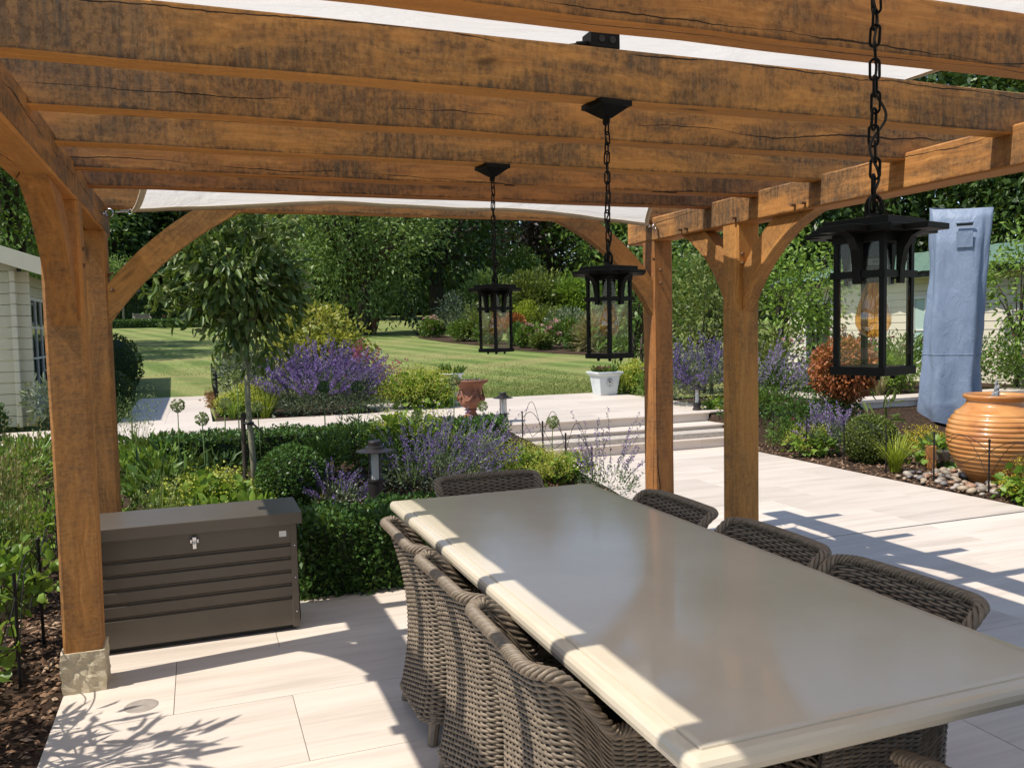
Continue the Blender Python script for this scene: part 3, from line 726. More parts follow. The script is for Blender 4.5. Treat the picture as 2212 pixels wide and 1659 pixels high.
tag(sheet('outer_ground', -90, 120, -80, 12.0, 6, 6, lambda x, y: -.16, 'lawn'), 'ground beyond the garden', kind='structure')
def bark(name, n, rect, label):
    P = []
    while len(P) < n:
        x, y = random.uniform(rect[0], rect[1]), random.uniform(rect[2], rect[3]); P.append((x, y, soil_z(x, y)+random.uniform(.0, .014)))
    P = np.array(P); n = len(P); a = rng.uniform(0, 2*PI, n); L = rng.uniform(.016, .055, n); W = L*rng.uniform(.25, .55, n); tl = rng.normal(0, .35, (n, 2))
    d = np.stack([np.cos(a), np.sin(a), tl[:, 0]], 1); sd = np.stack([-np.sin(a), np.cos(a), tl[:, 1]], 1)
    V = np.stack([P-d*L[:, None]*.5, P+sd*W[:, None]*.5, P+d*L[:, None]*.5, P-sd*W[:, None]*.5, P+np.array([0, 0, 1])*(W*.5)[:, None]], 1).reshape(-1, 3)
    b = np.arange(n)[:, None]*5; F = np.concatenate([b+np.array([[0, 1, 4]]), b+np.array([[1, 2, 4]]), b+np.array([[2, 3, 4]]), b+np.array([[3, 0, 4]])])
    o = link(name, np_mesh(name, V, F, M['bark'])); tag(o, label, 'bark mulch', kind='stuff')
bark('bark_mulch', 5200, (-1.9, -.63, 2.9, 6.0), 'bark chips on the bed beside the left oak post')
bark('bark_mulch', 5200, (6.32, 8.4, 4.3, 8.8), 'bark chips along the right edge of the patio below the fountain')
bark('bark_mulch', 4200, (-.4, 3.4, 5.2, 8.2), 'bark chips in the flower bed behind the table')

# ------------------------------------------------------------------ foliage tools
def leafmat(name, cs, trans=.3, rough=.42, spec=.35):
    t = NT(name); rp = t.n('ShaderNodeNewGeometry').outputs['Random Per Island']
    col = t.ramp(rp, [(i/(len(cs)-1), c) for i, c in enumerate(cs)])
    b = t.pr(col, rough, 0, None, spec); tr = t.n('ShaderNodeBsdfTranslucent'); t.l(t.mix(.5, col, (.25, .32, .03), 'MIX'), tr.inputs[0])
    m = t.n('ShaderNodeMixShader'); m.inputs[0].default_value = trans; t.l(b, m.inputs[1]); t.l(tr.outputs[0], m.inputs[2]); M[name] = t.done(m.outputs[0])
leafmat('leaf_mid', [(.06, .12, .02), (.10, .18, .03), (.155, .245, .046)])
leafmat('leaf_dark', [(.024, .054, .013), (.046, .09, .02), (.08, .138, .03)], .18)
leafmat('leaf_black', [(.012, .026, .008), (.022, .045, .012), (.04, .075, .018)], .12)
leafmat('leaf_box', [(.024, .07, .014), (.055, .125, .025), (.11, .21, .042)], .2)
leafmat('leaf_ball', [(.03, .085, .018), (.065, .145, .03), (.125, .23, .05)], .2)
leafmat('leaf_fresh', [(.10, .19, .02), (.17, .28, .035), (.25, .37, .06)], .35)
leafmat('leaf_lime', [(.20, .27, .02), (.30, .37, .03), (.42, .45, .06)], .35)
leafmat('leaf_acer', [(.17, .20, .02), (.29, .29, .04), (.40, .37, .07)], .35)
leafmat('leaf_grey', [(.09, .125, .07), (.16, .2, .125), (.24, .285, .19)], .2)
leafmat('leaf_laurel', [(.05, .10, .02), (.10, .16, .032), (.16, .23, .05), (.27, .30, .12)], .24, .42, .4)
leafmat('leaf_willow', [(.13, .22, .055), (.20, .30, .085), (.27, .37, .12)], .4)
leafmat('leaf_copper', [(.16, .042, .012), (.33, .095, .03), (.46, .17, .06)], .25)
leafmat('leaf_plum', [(.010, .008, .008), (.022, .012, .012), (.04, .022, .018)], .15)
leafmat('leaf_olive', [(.08, .115, .024), (.14, .18, .04), (.21, .25, .065)], .3)
leafmat('leaf_straw', [(.22, .18, .08), (.35, .29, .14), (.42, .36, .2)], .3)
leafmat('leaf_dry', [(.16, .07, .03), (.28, .15, .07)], .2)
leafmat('petal_purple', [(.085, .045, .20), (.155, .085, .31), (.24, .15, .41)], .3, .6)
leafmat('petal_violet', [(.17, .10, .28), (.27, .17, .41), (.37, .26, .50)], .3, .6)
leafmat('petal_magenta', [(.22, .012, .065), (.36, .025, .12), (.45, .06, .18)], .3, .6)
leafmat('petal_pink', [(.55, .25, .26), (.7, .40, .40), (.78, .58, .55)], .3, .6)
leafmat('petal_lime', [(.34, .38, .03), (.46, .47, .06), (.55, .55, .12)], .3, .6)
leafmat('petal_yellow', [(.5, .36, .02), (.62, .5, .05)], .3, .6)
leafmat('petal_orange', [(.5, .2, .03), (.6, .3, .06)], .3, .6)
leafmat('petal_white', [(.6, .6, .55), (.75, .75, .7)], .3, .6)
leafmat('seed_green', [(.14, .2, .06), (.25, .31, .11), (.36, .4, .18)], .3, .6)
leafmat('seed_brown', [(.15, .12, .045), (.26, .21, .08), (.34, .29, .14)], .3, .6)
plain('trunk_bark', (.055, .042, .028), .9, var=.4, scale=12, bump=.8); plain('trunk_pale', (.26, .24, .15), .8, var=.3, scale=25, bump=.4); plain('stem_green', (.10, .16, .035), .7, var=.2, scale=20)
plain('twig_green', (.018, .034, .010), .9, var=.4, scale=30, bump=.8); plain('trunk_dark', (.02, .016, .012), .9, var=.4, scale=12, bump=.8)
def unit(a): return a/np.maximum(np.linalg.norm(a, axis=-1, keepdims=True), 1e-9)
def leaf_arrays(C, D, L, W, oval=True, fold=.18, curl=.12, N=None):
    """leaf blades: base C, axis D, length L, width W"""
    n = len(C); D = unit(D); R = rng.normal(size=(n, 3)) if N is None else N+rng.normal(0, .35, (n, 3))
    S = unit(np.cross(D, R)); Nn = np.cross(S, D); L = np.broadcast_to(L, n)[:, None]; W = np.broadcast_to(W, n)[:, None]
    if not oval:
        V = np.stack([C, C+D*L*.45+S*W*.5+Nn*W*fold, C+D*L-Nn*L*curl, C+D*L*.45-S*W*.5+Nn*W*fold], 1).reshape(-1, 3)
        F = np.arange(n)[:, None]*4+np.arange(4)[None]; return V, F
    V = np.stack([C, C+D*L*.28+S*W*.46+Nn*W*fold, C+D*L*.68+S*W*.40+Nn*(W*fold-L*curl*.4), C+D*L-Nn*L*curl, C+D*L*.68-S*W*.40+Nn*(W*fold-L*curl*.4), C+D*L*.28-S*W*.46+Nn*W*fold], 1).reshape(-1, 3)
    b = np.arange(n)[:, None]*6; F = np.concatenate([b+np.array([[0, 1, 2, 3]]), b+np.array([[0, 3, 4, 5]])]); return V, F
def join(parts):
    Vs, Fs, b = [], [], 0
    for V, F in parts: Vs.append(V); Fs.append(F+b); b += len(V)
    return np.concatenate(Vs), np.concatenate(Fs)
def leaf_obj(name, parent, C, D, L, W, mat, oval=True, fold=.18, curl=.12, N=None, extra=None):
    A = [leaf_arrays(np.asarray(C), np.asarray(D), L, W, oval, fold, curl, N)]
    if extra: A += extra
    return link(name, np_mesh(name, *join(A), M[mat]), parent)
def sph(n): return unit(rng.normal(size=(n, 3)))
def crown_points(n, R, K=26, cs=.30, shell=.72, flat=None, low=-1.):
    R = np.array(R, float); cd = sph(K*3); cd = cd[cd[:, 2] > low][:K]; cr = shell+rng.uniform(-.3, .22, len(cd)); Cn = cd*cr[:, None]
    k = rng.integers(0, len(cd), n); off = rng.normal(0, 1, (n, 3))*cs*rng.uniform(.5, 1.15, len(cd))[k][:, None]
    P = Cn[k]+off; rad = np.linalg.norm(P, axis=1); P = P*np.where(rad > 1.12, 1.12/rad, 1)[:, None]
    O = unit(off*.7+P*.6); return P*R, O, Cn*R
def limbs(mb, base, tops, r0, droop=0):
    for t in tops:
        b = Vector(base); e = Vector(t); m = b.lerp(e, .5)+Vector((0, 0, (e-b).length*.12)); mb.tube([b, m, e], [r0, r0*.6, r0*.15], 5, cap=False)
def tree(name, label, base, h, rt, R, n, L, W, mat, bark='trunk_bark', K=26, cs=.3, droop=.25, cz=None, oval=False, group=None, lean=(0, 0), trunks=1, cat='tree', rz=0, nl=9):
    th = thing(name, label, cat, base, rz, group); cz = cz if cz is not None else h-R[2]
    P, O, Cn = crown_points(n, R, K, cs); P = P+np.array([lean[0], lean[1], cz]); D = O*.8+sph(n)*.7; D[:, 2] -= droop
    leaf_obj('crown', th, P, D, L*rng.uniform(.7, 1.25, n), W*rng.uniform(.7, 1.25, n), mat, oval)
    mb = MB()
    for q in range(trunks):
        ox, oy = (0, 0) if trunks == 1 else (random.uniform(-.5, .5)*rt*5, random.uniform(-.5, .5)*rt*5)
        fork = Vector((lean[0]*.6+ox*1.5, lean[1]*.6+oy*1.5, max(cz-R[2]*.55, h*.12)))
        mb.tube([(ox, oy, -.15), (ox*1.1+lean[0]*.1, oy*1.1, fork.z*.5), fork], [rt*1.25, rt, rt*.85], 9)
        limbs(mb, fork-Vector((0, 0, .05)), [Vector(Cn[i])+Vector((lean[0], lean[1], cz)) for i in rng.integers(0, len(Cn), nl)], rt*.6)
    mb.build('trunk', M[bark], th, smooth=True); return th
def shrub(name, label, base, R, n, L, W, mat, K=18, cs=.34, up=.3, oval=False, group=None, cat='shrub', flowers=None, shell=.7, stems=True):
    th = thing(name, label, cat, base, 0, group); P, O, Cn = crown_points(n, R, K, cs, shell, low=-.5); P[:, 2] = np.abs(P[:, 2]+R[2]*.9)*1.0; D = O*.8+sph(n)*.6; D[:, 2] += up
    leaf_obj('foliage', th, P, D, L*rng.uniform(.7, 1.25, n), W*rng.uniform(.7, 1.25, n), mat, oval)
    if stems:
        mb = MB()
        for c in Cn[:10]: mb.tube([(c[0]*.15, c[1]*.15, -.03), (c[0]*.5, c[1]*.5, (c[2]+R[2]*.9)*.6), (c[0]*.9, c[1]*.9, c[2]+R[2]*.85)], [.012*R[2]+.003, .008*R[2]+.002, .002], 4, cap=False)
        mb.build('stem', M['trunk_bark'], th)
    if flowers:
        fm, fn, fs = flowers; q = sph(fn*2); q = q[q[:, 2] > -.15][:fn]; nf = len(q); C = q*np.array(R)*rng.uniform(.9, 1.12, (nf, 1)); C[:, 2] += R[2]*.9
        # each bloom: a cup of overlapping petals
        k = 9; C2 = np.repeat(C, k, 0); Dp = sph(nf*k); Dp[:, 2] = np.abs(Dp[:, 2]); leaf_obj('flower', th, C2, Dp+np.repeat(q, k, 0)*.6, fs*rng.uniform(.7, 1.2, nf*k), fs*.9, fm, False, .3, .2)['kind'] = 'stuff'
    return th
def topiary(name, label, base, R, n, L, mat, group=None, cat='shrub', box=False, jit=.06):
    """tightly clipped ball (or hedge block): small leaves over a dense twiggy body"""
    th = thing(name, label, cat, base, 0, group); R = np.array(R, float)
    if not box:
        U = sph(n); jn = np.array([mn.noise(Vector(u)*3.1+Vector(base)) for u in U]); P = U*R*(1+jn[:, None]*.05+rng.uniform(-jit*1.6, jit*.7, (n, 1))); O = U; P[:, 2] += R[2]*.96
        keep = P[:, 2] > 0; P, O = P[keep], O[keep]; mb = MB(); mb.lathe([(max(.001, math.sin(a))*R[0]*.88, -math.cos(a)*R[2]*.88+R[2]*.96) for a in np.linspace(0.02, PI-.02, 14)], 20)
    else:
        f = rng.choice(5, n, p=np.array([R[1]*R[2], R[1]*R[2], R[0]*R[2], R[0]*R[2], R[0]*R[1]])/(2*R[1]*R[2]+2*R[0]*R[2]+R[0]*R[1])); P = rng.uniform(-1, 1, (n, 3)); O = np.zeros((n, 3))
        for i, (ax, s) in enumerate(((0, 1), (0, -1), (1, 1), (1, -1), (2, 1))): k = f == i; P[k, ax] = s; O[k, ax] = s
        lump = np.array([mn.noise(Vector((p[0]*R[0]*4, p[1]*R[1]*4, p[2]*R[2]*4))+Vector(base)) for p in P]); P = P*R+O*(rng.uniform(-.05, .03, (n, 1))+lump[:, None]*.05); P[:, 2] += R[2]
        mb = MB().box((0, 0, R[2]*.95), tuple(2*R*np.array([.95, .86, .9])))
    D = O*.55+sph(len(P))*.75; D[:, 2] += .15
    leaf_obj('foliage', th, P, D, L*rng.uniform(.7, 1.3, len(P)), L*.55*rng.uniform(.7, 1.2, len(P)), mat, False, .2, .1)
    mb.build('inner_twigs', M['twig_green'], th); return th
def spikes_arrays(B, T, k, size, lo=.35):
    """small florets in whorls along stems from B to T (bowed)"""
    n = len(B); t = np.tile(np.linspace(lo, 1, k), n); i = np.repeat(np.arange(n), k); bow = (T-B); bow = np.stack([bow[:, 0], bow[:, 1], np.zeros(n)], 1)*.12
    P = B[i]+(T-B)[i]*t[:, None]-bow[i]*(4*t*(1-t))[:, None]; tap = (1.15-t*.75)[:, None]; O = sph(n*k); P = P+O*size*.45*tap
    return leaf_arrays(P, O+unit((T-B)[i])*.5, size*rng.uniform(.7, 1.3, n*k), size*.8, False, .3, .1)
def spike_plant(name, label, base, R, n_leaf, n_spike, Ls, floret, petal, leaf='leaf_grey', leafL=.03, k=26, lean=(0, 0, 0), group=None, spread=.7, cat='flower'):
    """mound of small leaves crowned with leaning flower spikes"""
    th = thing(name, label, cat, base, 0, group); R = np.array(R, float)
    P, O, _ = crown_points(n_leaf, R, 20, .32, .7, low=-.3); P[:, 2] = np.abs(P[:, 2]+R[2]*.7); D = O+sph(n_leaf)*.6; D[:, 2] += .5
    leaf_obj('foliage', th, P, D, leafL*rng.uniform(.6, 1.3, n_leaf), leafL*.5, leaf, False)
    u = sph(n_spike*3); u = u[u[:, 2] > .02][:n_spike]; n = len(u); B = u*R*.75; B[:, 2] = np.abs(B[:, 2]+R[2]*.55)
    d = u*spread+rng.normal(0, .22, (n, 3))+np.array(lean); d[:, 2] = np.abs(d[:, 2])+.45; T = B+unit(d)*Ls*rng.uniform(.55, 1.15, (n, 1))
    V, F = spikes_arrays(B, T, k, floret); o = link('flower_spikes', np_mesh('flower_spikes', V, F, M[petal]), th); o['kind'] = 'stuff'
    mb = MB()
    for b, t in zip(B[:140], T[:140]): m = (b+t)/2-np.array([t[0]-b[0], t[1]-b[1], 0])*.12; mb.tube([b, m, t], [.0025, .002, .001], 3, cap=False)
    o = mb.build('stems', M['stem_green'], th); o['kind'] = 'stuff'; return th
def froth_plant(name, label, base, R, nl, nf, leaf='leaf_fresh', petal='petal_lime', leafL=.055, fs=.012, group=None, cat='flower'):
    """lady's-mantle habit: round leaves under a froth of tiny flowers"""
    th = thing(name, label, cat, base, 0, group); R = np.array(R, float)
    P, O, _ = crown_points(nl, R, 14, .34, .7, low=-.2); P[:, 2] = np.abs(P[:, 2]+R[2]*.4); D = O+sph(nl)*.5; leaf_obj('foliage', th, P, D, leafL*rng.uniform(.7, 1.2, nl), leafL*rng.uniform(.8, 1.1, nl), leaf, True, .1, .15, O+np.array([0, 0, .8]))
    k = 40; nc = nf//k; u = sph(nc*3); u = u[u[:, 2] > .0][:nc]; nc = len(u); C = u*R*rng.uniform(.95, 1.2, (nc, 1)); C[:, 2] += R[2]*.55; i = np.repeat(np.arange(nc), k)
    P = C[i]+rng.normal(0, .035*R[0]/.25, (nc*k, 3))*np.array([1, 1, .7]); o = leaf_obj('flower_froth', th, P, sph(nc*k), fs, fs, petal, False); o['kind'] = 'stuff'
    mb = MB()
    for c in C[:60]: mb.tube([(c[0]*.3, c[1]*.3, .0), (c[0]*.8, c[1]*.8, c[2]*.6), c], .0018, 3, cap=False)
    mb.build('stems', M['stem_green'], th)['kind'] = 'stuff'; return th
def grass_tuft(name, label, base, n, L, W, mat, spread=.6, group=None, cat='grass', seed_heads=None, arch=.55):
    th = thing(name, label, cat, base, 0, group); Vs, Fs, b = [], [], 0; tips = []
    for i in range(n):
        a = random.uniform(0, 2*PI); l = L*random.uniform(.55, 1.15); o = spread*random.uniform(.15, 1); r0 = .12*L*random.random(); P = []
        for k in range(6):
            t = k/5; P.append((math.cos(a)*(r0+l*o*t**1.4), math.sin(a)*(r0+l*o*t**1.4), l*(t-arch*o*t*t)))
        sx, sy = -math.sin(a), math.cos(a); w = W*random.uniform(.7, 1.2)
        for k, p in enumerate(P): q = w*(1-(k/5)**2*.95)/2; Vs += [(p[0]+sx*q, p[1]+sy*q, p[2]), (p[0]-sx*q, p[1]-sy*q, p[2])]
        Fs += [(b+2*k, b+2*k+1, b+2*k+3, b+2*k+2) for k in range(5)]; b += 12; tips.append(P[-1])
    link('blades', np_mesh('blades', np.array(Vs), np.array(Fs), M[mat]), th)['kind'] = 'stuff'
    if seed_heads:
        sm, kk, ss = seed_heads; T = np.array(tips); i = np.repeat(np.arange(n), kk); C = T[i]*rng.uniform(.72, 1.02, (n*kk, 1))+rng.normal(0, ss*.9, (n*kk, 3)); D = sph(n*kk)*.5; D[:, 2] -= 1
        leaf_obj('seed_heads', th, C, D, ss*rng.uniform(.7, 1.3, n*kk), ss*.4, sm, False)['kind'] = 'stuff'
    return th
def allium(label, base, h, r, lean=(0, 0), mat='seed_green', group='allium seed heads on tall stems'):
    th = thing('allium', label, 'flower', base, random.uniform(0, 6), group); top = Vector((lean[0], lean[1], h))
    MB().tube([(0, 0, -.03), (lean[0]*.3, lean[1]*.3, h*.5), top], [.007, .006, .004], 6).build('stem', M['stem_green'], th, smooth=True)
    U = sph(110); a = leaf_arrays(np.array(top)+U*r*.15, U, r*.85, r*.05, False, 0, 0); C = np.array(top)+U*r*.92; b = [leaf_arrays(C+sph(110)*r*.04, sph(110)+U*.4, r*.26, r*.2, False, .3, 0) for _ in range(4)]
    link('seed_head', np_mesh('seed_head', *join([a]+b), M[mat]), th)['kind'] = 'stuff'; return th

# ------------------------------------------------------------------ buildings
plain('cream_paint', (.56, .52, .38), .6, var=.05, scale=4); plain('cream_paint_light', (.66, .60, .48), .6, var=.04, scale=4)
plain('green_shingle', (.10, .17, .12), .85, var=.25, scale=14, bump=.3); plain('white_paint', (.70, .68, .62), .5, var=.03); plain('dark_gutter', (.02, .02, .02), .4)
def dark_glass():
    t = NT('dark_glass'); M['dark_glass'] = t.done(t.pr((.03, .035, .035), .05, 0, None, .6))
    t = NT('blind_glass'); M['blind_glass'] = t.done(t.pr((.38, .50, .46), .12, 0, None, .6))
dark_glass()
def window(parent, c, w, h, axis, nx, ny, glassmat, frame='white_paint', d=.05):
    """framed window with panes; axis 'x' faces -X or +X, 'y' faces -Y"""
    win = MB(); hw, hh, f = w/2, h/2, .05
    def put(mb, u, v, du, dv, dd, off=0): mb.box((off, u, v) if axis == 'x' else (u, off, v), (dd, du, dv) if axis == 'x' else (du, dd, dv))
    put(win, 0, hh-f/2, w, f, d); put(win, 0, -hh+f/2, w, f, d); put(win, -hw+f/2, 0, f, h-2*f, d); put(win, hw-f/2, 0, f, h-2*f, d)
    o = win.build('window', M[frame], parent, c)
    for i in range(1, nx): put_ = MB(); put(put_, -hw+w*i/nx, 0, .03, h-2*f, d*.8); put_.build('glazing_bar', M[frame], o)
    for j in range(1, ny): put_ = MB(); put(put_, 0, -hh+h*j/ny, w-2*f, .028, d*.76); put_.build('glazing_bar', M[frame], o)
    for i in range(nx):
        for j in range(ny): put_ = MB(); put(put_, -hw+w*(i+.5)/nx, -hh+h*(j+.5)/ny, w/nx-.02, h/ny-.02, .008); put_.build('pane', M[glassmat], o)
    return o
def log_mesh(L, h=.146, t=.07):
    return MB().box((0, 0, 0), (L, t, h-.004), bev=.012).mesh('log', M['cream_paint'])
def summerhouse():
    x1, y0, z0 = -2.25, 12.95, .36; th = thing('summerhouse', 'cream log summerhouse with notched corner at the left edge', 'summerhouse')
    n = 14; h = .149; mf = log_mesh(5.0, h); ms = log_mesh(8.3, h)
    for k in range(n):
        z = z0+h*(k+.5); link('log', mf, th, (x1+.17-2.5, y0, z+(0 if True else h/2)))
        if k in (3, 4, 5, 6, 7, 8, 9, 10, 11):                # side logs stop at the window opening
            link('log', log_mesh(.62, h), th, (x1, y0-.20+.31, z+.004), (0, 0, PI/2)); link('log', log_mesh(5.6, h), th, (x1, y0+2.3+2.8, z+.004), (0, 0, PI/2))
        else: link('log', ms, th, (x1, y0-.20+4.15, z+.004), (0, 0, PI/2))
    window(th, (x1-.0, y0+1.36, z0+h*7.5), 1.86, h*9, 'x', 4, 3, 'dark_glass')
    # gable wall boards above the eaves
    zt = z0+n*h
    for k in range(6): L = 4.8-k*.8; MB().box((0, 0, 0), (L, .06, h-.004), bev=.01).build('log', M['cream_paint'], th, (-4.62, y0, zt+h*(k+.5)))
    # roof: two slopes and the barge board on the front edge
    for s in (-1, 1):
        xe = -4.62+s*2.78; L = math.hypot(2.78, .95); r = MB().box((0, 0, 0), (L, 9.0, .05)); o = r.build('roof', M['dark_gutter'], th, (-4.62+s*1.39, y0+4.1, zt+.55), (0, s*math.atan2(.95, 2.78), 0))
        b = MB().box((0, 0, 0), (L+.02, .03, .21), bev=.003); b.build('barge_board', M['cream_paint'], th, (-4.62+s*1.39, y0-.43, zt+.50), (0, s*math.atan2(.95, 2.78), 0))
        MB().box((xe-s*.0, y0+4.1, zt+.04), (.025, 9.0, .14)).build('fascia', M['cream_paint'], th)
    for z in (1.78, 2.10): MB().box((x1+.42, y0+2.6, z), (.5, .04, .05)).build('shutter_arm', M['white_paint'], th)
summerhouse()
def pavilion():
    X, Y0, Y1, z0, h = 13.2, 6.5, 16.6, .0, .15; th = thing('pavilion', 'cream boarded garden building with green shingle roof on the right', 'building')
    MB().box((X+2.05, (Y0+Y1)/2, 1.2), (4.0, Y1-Y0-.1, 2.4)).build('inner_wall', M['cream_paint_light'], th)
    me = MB().box((0, 0, 0), (.035, Y1-Y0, h-.006), bev=.004).mesh('board', M['cream_paint_light'])
    for k in range(16): link('board', me, th, (X+.02, (Y0+Y1)/2, z0+h*(k+.5)), (0, .06, 0))
    for y, w, g in ((15.5, .9, 'dark_glass'), (12.5, .62, 'blind_glass'), (9.6, .8, 'blind_glass')): window(th, (X-.02, y, 1.35), w, 1.3, 'x', 2, 2, g, d=.06)
    MB().box((X-.33, (Y0+Y1)/2, 2.40), (.09, Y1-Y0+.6, .09)).build('gutter', M['dark_gutter'], th)
    MB().box((X-.15, (Y0+Y1)/2, 2.36), (.3, Y1-Y0+.5, .03)).build('soffit', M['white_paint'], th)
    a = math.atan2(.62, 2.9); rf = MB().box((0, 0, 0), (3.0, Y1-Y0+.6, .05)).build('roof', M['green_shingle'], th, (X+1.12, (Y0+Y1)/2, 2.76), (0, -a, 0))
    MB().box((0, 0, 0), (3.0, Y1-Y0+.6, .05)).build('roof', M['green_shingle'], th, (X+4.06, (Y0+Y1)/2, 2.76), (0, a, 0))
    sm = MB(); sm.prism([(-.16, -.11), (-.14, -.165), (0, -.19), (.14, -.165), (.16, -.11), (.16, .16), (-.16, .16)], .008); sm = sm.mesh('shingle', M['green_shingle'])
    for r in range(11):
        for k in range(24):
            y = Y0-.2+k*.44+(.22 if r % 2 else 0)
            if r < 11: o = link('shingle', sm, rf, (-1.43+.27*r, y-(Y0+Y1)/2, .034), (0, 0, 0)); o.rotation_euler = (.0, .03, -PI/2); o.scale = (1.36, 1, 1)
pavilion()

# ------------------------------------------------------------------ raised seat wall, pots, fountain
def seat_wall():
    th = thing('seat_wall', 'low pale rendered retaining wall with stone coping behind the blue cover', 'wall')
    x = 8.6
    for k in range(5): MB().box((0, 0, 0), (.895, .1, .40), bev=.002).build('facing_slab', M['wall_stone'], th, (x+.45+k*.9, 9.33, .20))
    for k in range(5): MB().box((0, 0, 0), (.897, .42, .05), bev=.006).build('coping', M['paving'], th, (x+.42+k*.9, 9.47, .428))
    for k in range(3): MB().box((0, 0, 0), (.1, .897, .40), bev=.002).build('facing_slab', M['wall_stone'], th, (x+.05, 9.84+k*.9, .199)); MB().box((0, 0, 0), (.42, .897, .05), bev=.006).build('coping', M['paving'], th, (x+.18, 10.13+k*.9, .427))
seat_wall()
def terracotta(name, a, b, c, rough, coat=0):
    t = NT(name); cc = t.coord(); n = t.noise(cc, 3.5, 6, .65, .4); st = t.noise(t.mapping(cc, (3, 3, 14)), 1.2, 5)
    col = t.ramp(t.math('ADD', t.math('MULTIPLY', n, .6), t.math('MULTIPLY', st, .4)), [(.34, c), (.5, a), (.68, b)])
    M[name] = t.done(t.pr(col, rough, 0, t.bump(n, .1, .01), .4, coat))
terracotta('glazed_clay', (.50, .215, .06), (.60, .31, .11), (.30, .10, .028), .32, .3); terracotta('old_clay', (.23, .095, .056), (.32, .15, .095), (.09, .04, .028), .9)
terracotta('white_glaze', (.58, .62, .63), (.66, .69, .69), (.48, .52, .53), .4)
def fountain():
    c = onz(2149, 1038, 0); th = thing('fountain_jar', 'big ribbed orange glazed jar bubbling with water among pebbles', 'fountain', (c.x, c.y, -.02))
    prof = [(.0, .02), (.20, .0), (.225, .02)]; 
    for i in range(150):
        t = i/149; z = .03+.76*t; r = .225+.185*math.sin(PI*min(1, .06+t*.86))**.85*(1) if True else 0
        r = np.interp(t, [0, .15, .3, .45, .6, .75, .87, .95, 1.], [.225, .31, .37, .405, .415, .39, .325, .265, .25]); w = (t*17) % 1
        rib = .017*(1-(w*2-1)**2)**.5 if .10 < t < .88 else 0; prof.append((r+rib, z))
    prof += [(.252, .80), (.272, .812), (.285, .828), (.285, .842), (.272, .852), (.25, .85), (.236, .83), (.23, .78), (.23, .70)]
    MB().lathe(prof, 56).build('jar', M['glazed_clay'], th, smooth=True)
    t = NT('water'); cc = t.coord(rnd=False); M['water'] = t.done(t.pr((.025, .035, .04), .03, 0, t.bump(t.noise(cc, 26, 3), .5, .02), .8))
    MB().lathe([(0, .815), (.235, .815)], 40).build('water', M['water'], th)
    t = NT('foam'); b = t.n('ShaderNodeBsdfPrincipled'); b.inputs['Base Color'].default_value = (.9, .93, .95, 1); b.inputs['Transmission Weight'].default_value = .75; b.inputs['Roughness'].default_value = .25; b.inputs['IOR'].default_value = 1.2; M['foam'] = t.done(b.outputs[0])
    jet = MB(); rj = random.Random(4)
    for i in range(26):
        hgt = rj.random()**1.3; ang = rj.uniform(0, 6.3); rr = .045*(1-hgt)*rj.random(); s = .018*(1.1-hgt)+.006
        jet.lathe([(0, -s*1.5), (s*.8, -s*.6), (s, .1*s), (s*.7, s), (0, s*1.6)], 7, (rr*math.cos(ang), rr*math.sin(ang), .825+.15*hgt))
    jet.build('water_jet', M['foam'], th, smooth=True)['kind'] = 'stuff'
    return c
FC = fountain()
def pebbles():
    cols = [(.32, .25, .18), (.23, .19, .15), (.36, .28, .19), (.31, .18, .11), (.17, .15, .14), (.36, .31, .26)]; meshes = []
    for i, cl in enumerate(cols):
        m = plain('pebble_%d' % i, cl, .55, var=.25, scale=25); bm = bmesh.new(); bmesh.ops.create_icosphere(bm, subdivisions=2, radius=1)
        for v in bm.verts: v.co *= 1+.22*mn.noise(v.co*.9+Vector((i*5, 0, 0))); v.co.z *= .58; v.co.y *= .78
        me = bpy.data.meshes.new('pebble'); bm.to_mesh(me); bm.free(); me.materials.append(m); me.polygons.foreach_set('use_smooth', [True]*len(me.polygons)); meshes.append(me)
    rp = random.Random(5); placed = []; tries = 0
    while len(placed) < 150 and tries < 6000:
        tries += 1; a = rp.uniform(0, 2*PI); r = rp.uniform(.24, .72)*(1.15 if math.cos(a-3.5) > 0 else .8); s = rp.uniform(.024, .055); x, y = FC.x+r*math.cos(a)-.05, FC.y+r*math.sin(a)*1.0+.02
        if x < 6.4 or any((x-p[0])**2+(y-p[1])**2 < (.72*(s+p[2]))**2 for p in placed): continue
        placed.append((x, y, s)); o = link('pebble', rp.choice(meshes), None, (x, y, soil_z(x, y)+s*.35+.012), (rp.uniform(-.3, .3), rp.uniform(-.3, .3), rp.uniform(0, 6))); o.scale = (s, s, s)
        tag(o, 'smooth river pebble at the foot of the orange fountain jar', 'pebble', 'pebbles round the fountain')
pebbles()
def relief(th, fn, mat, r=.012):
    pass
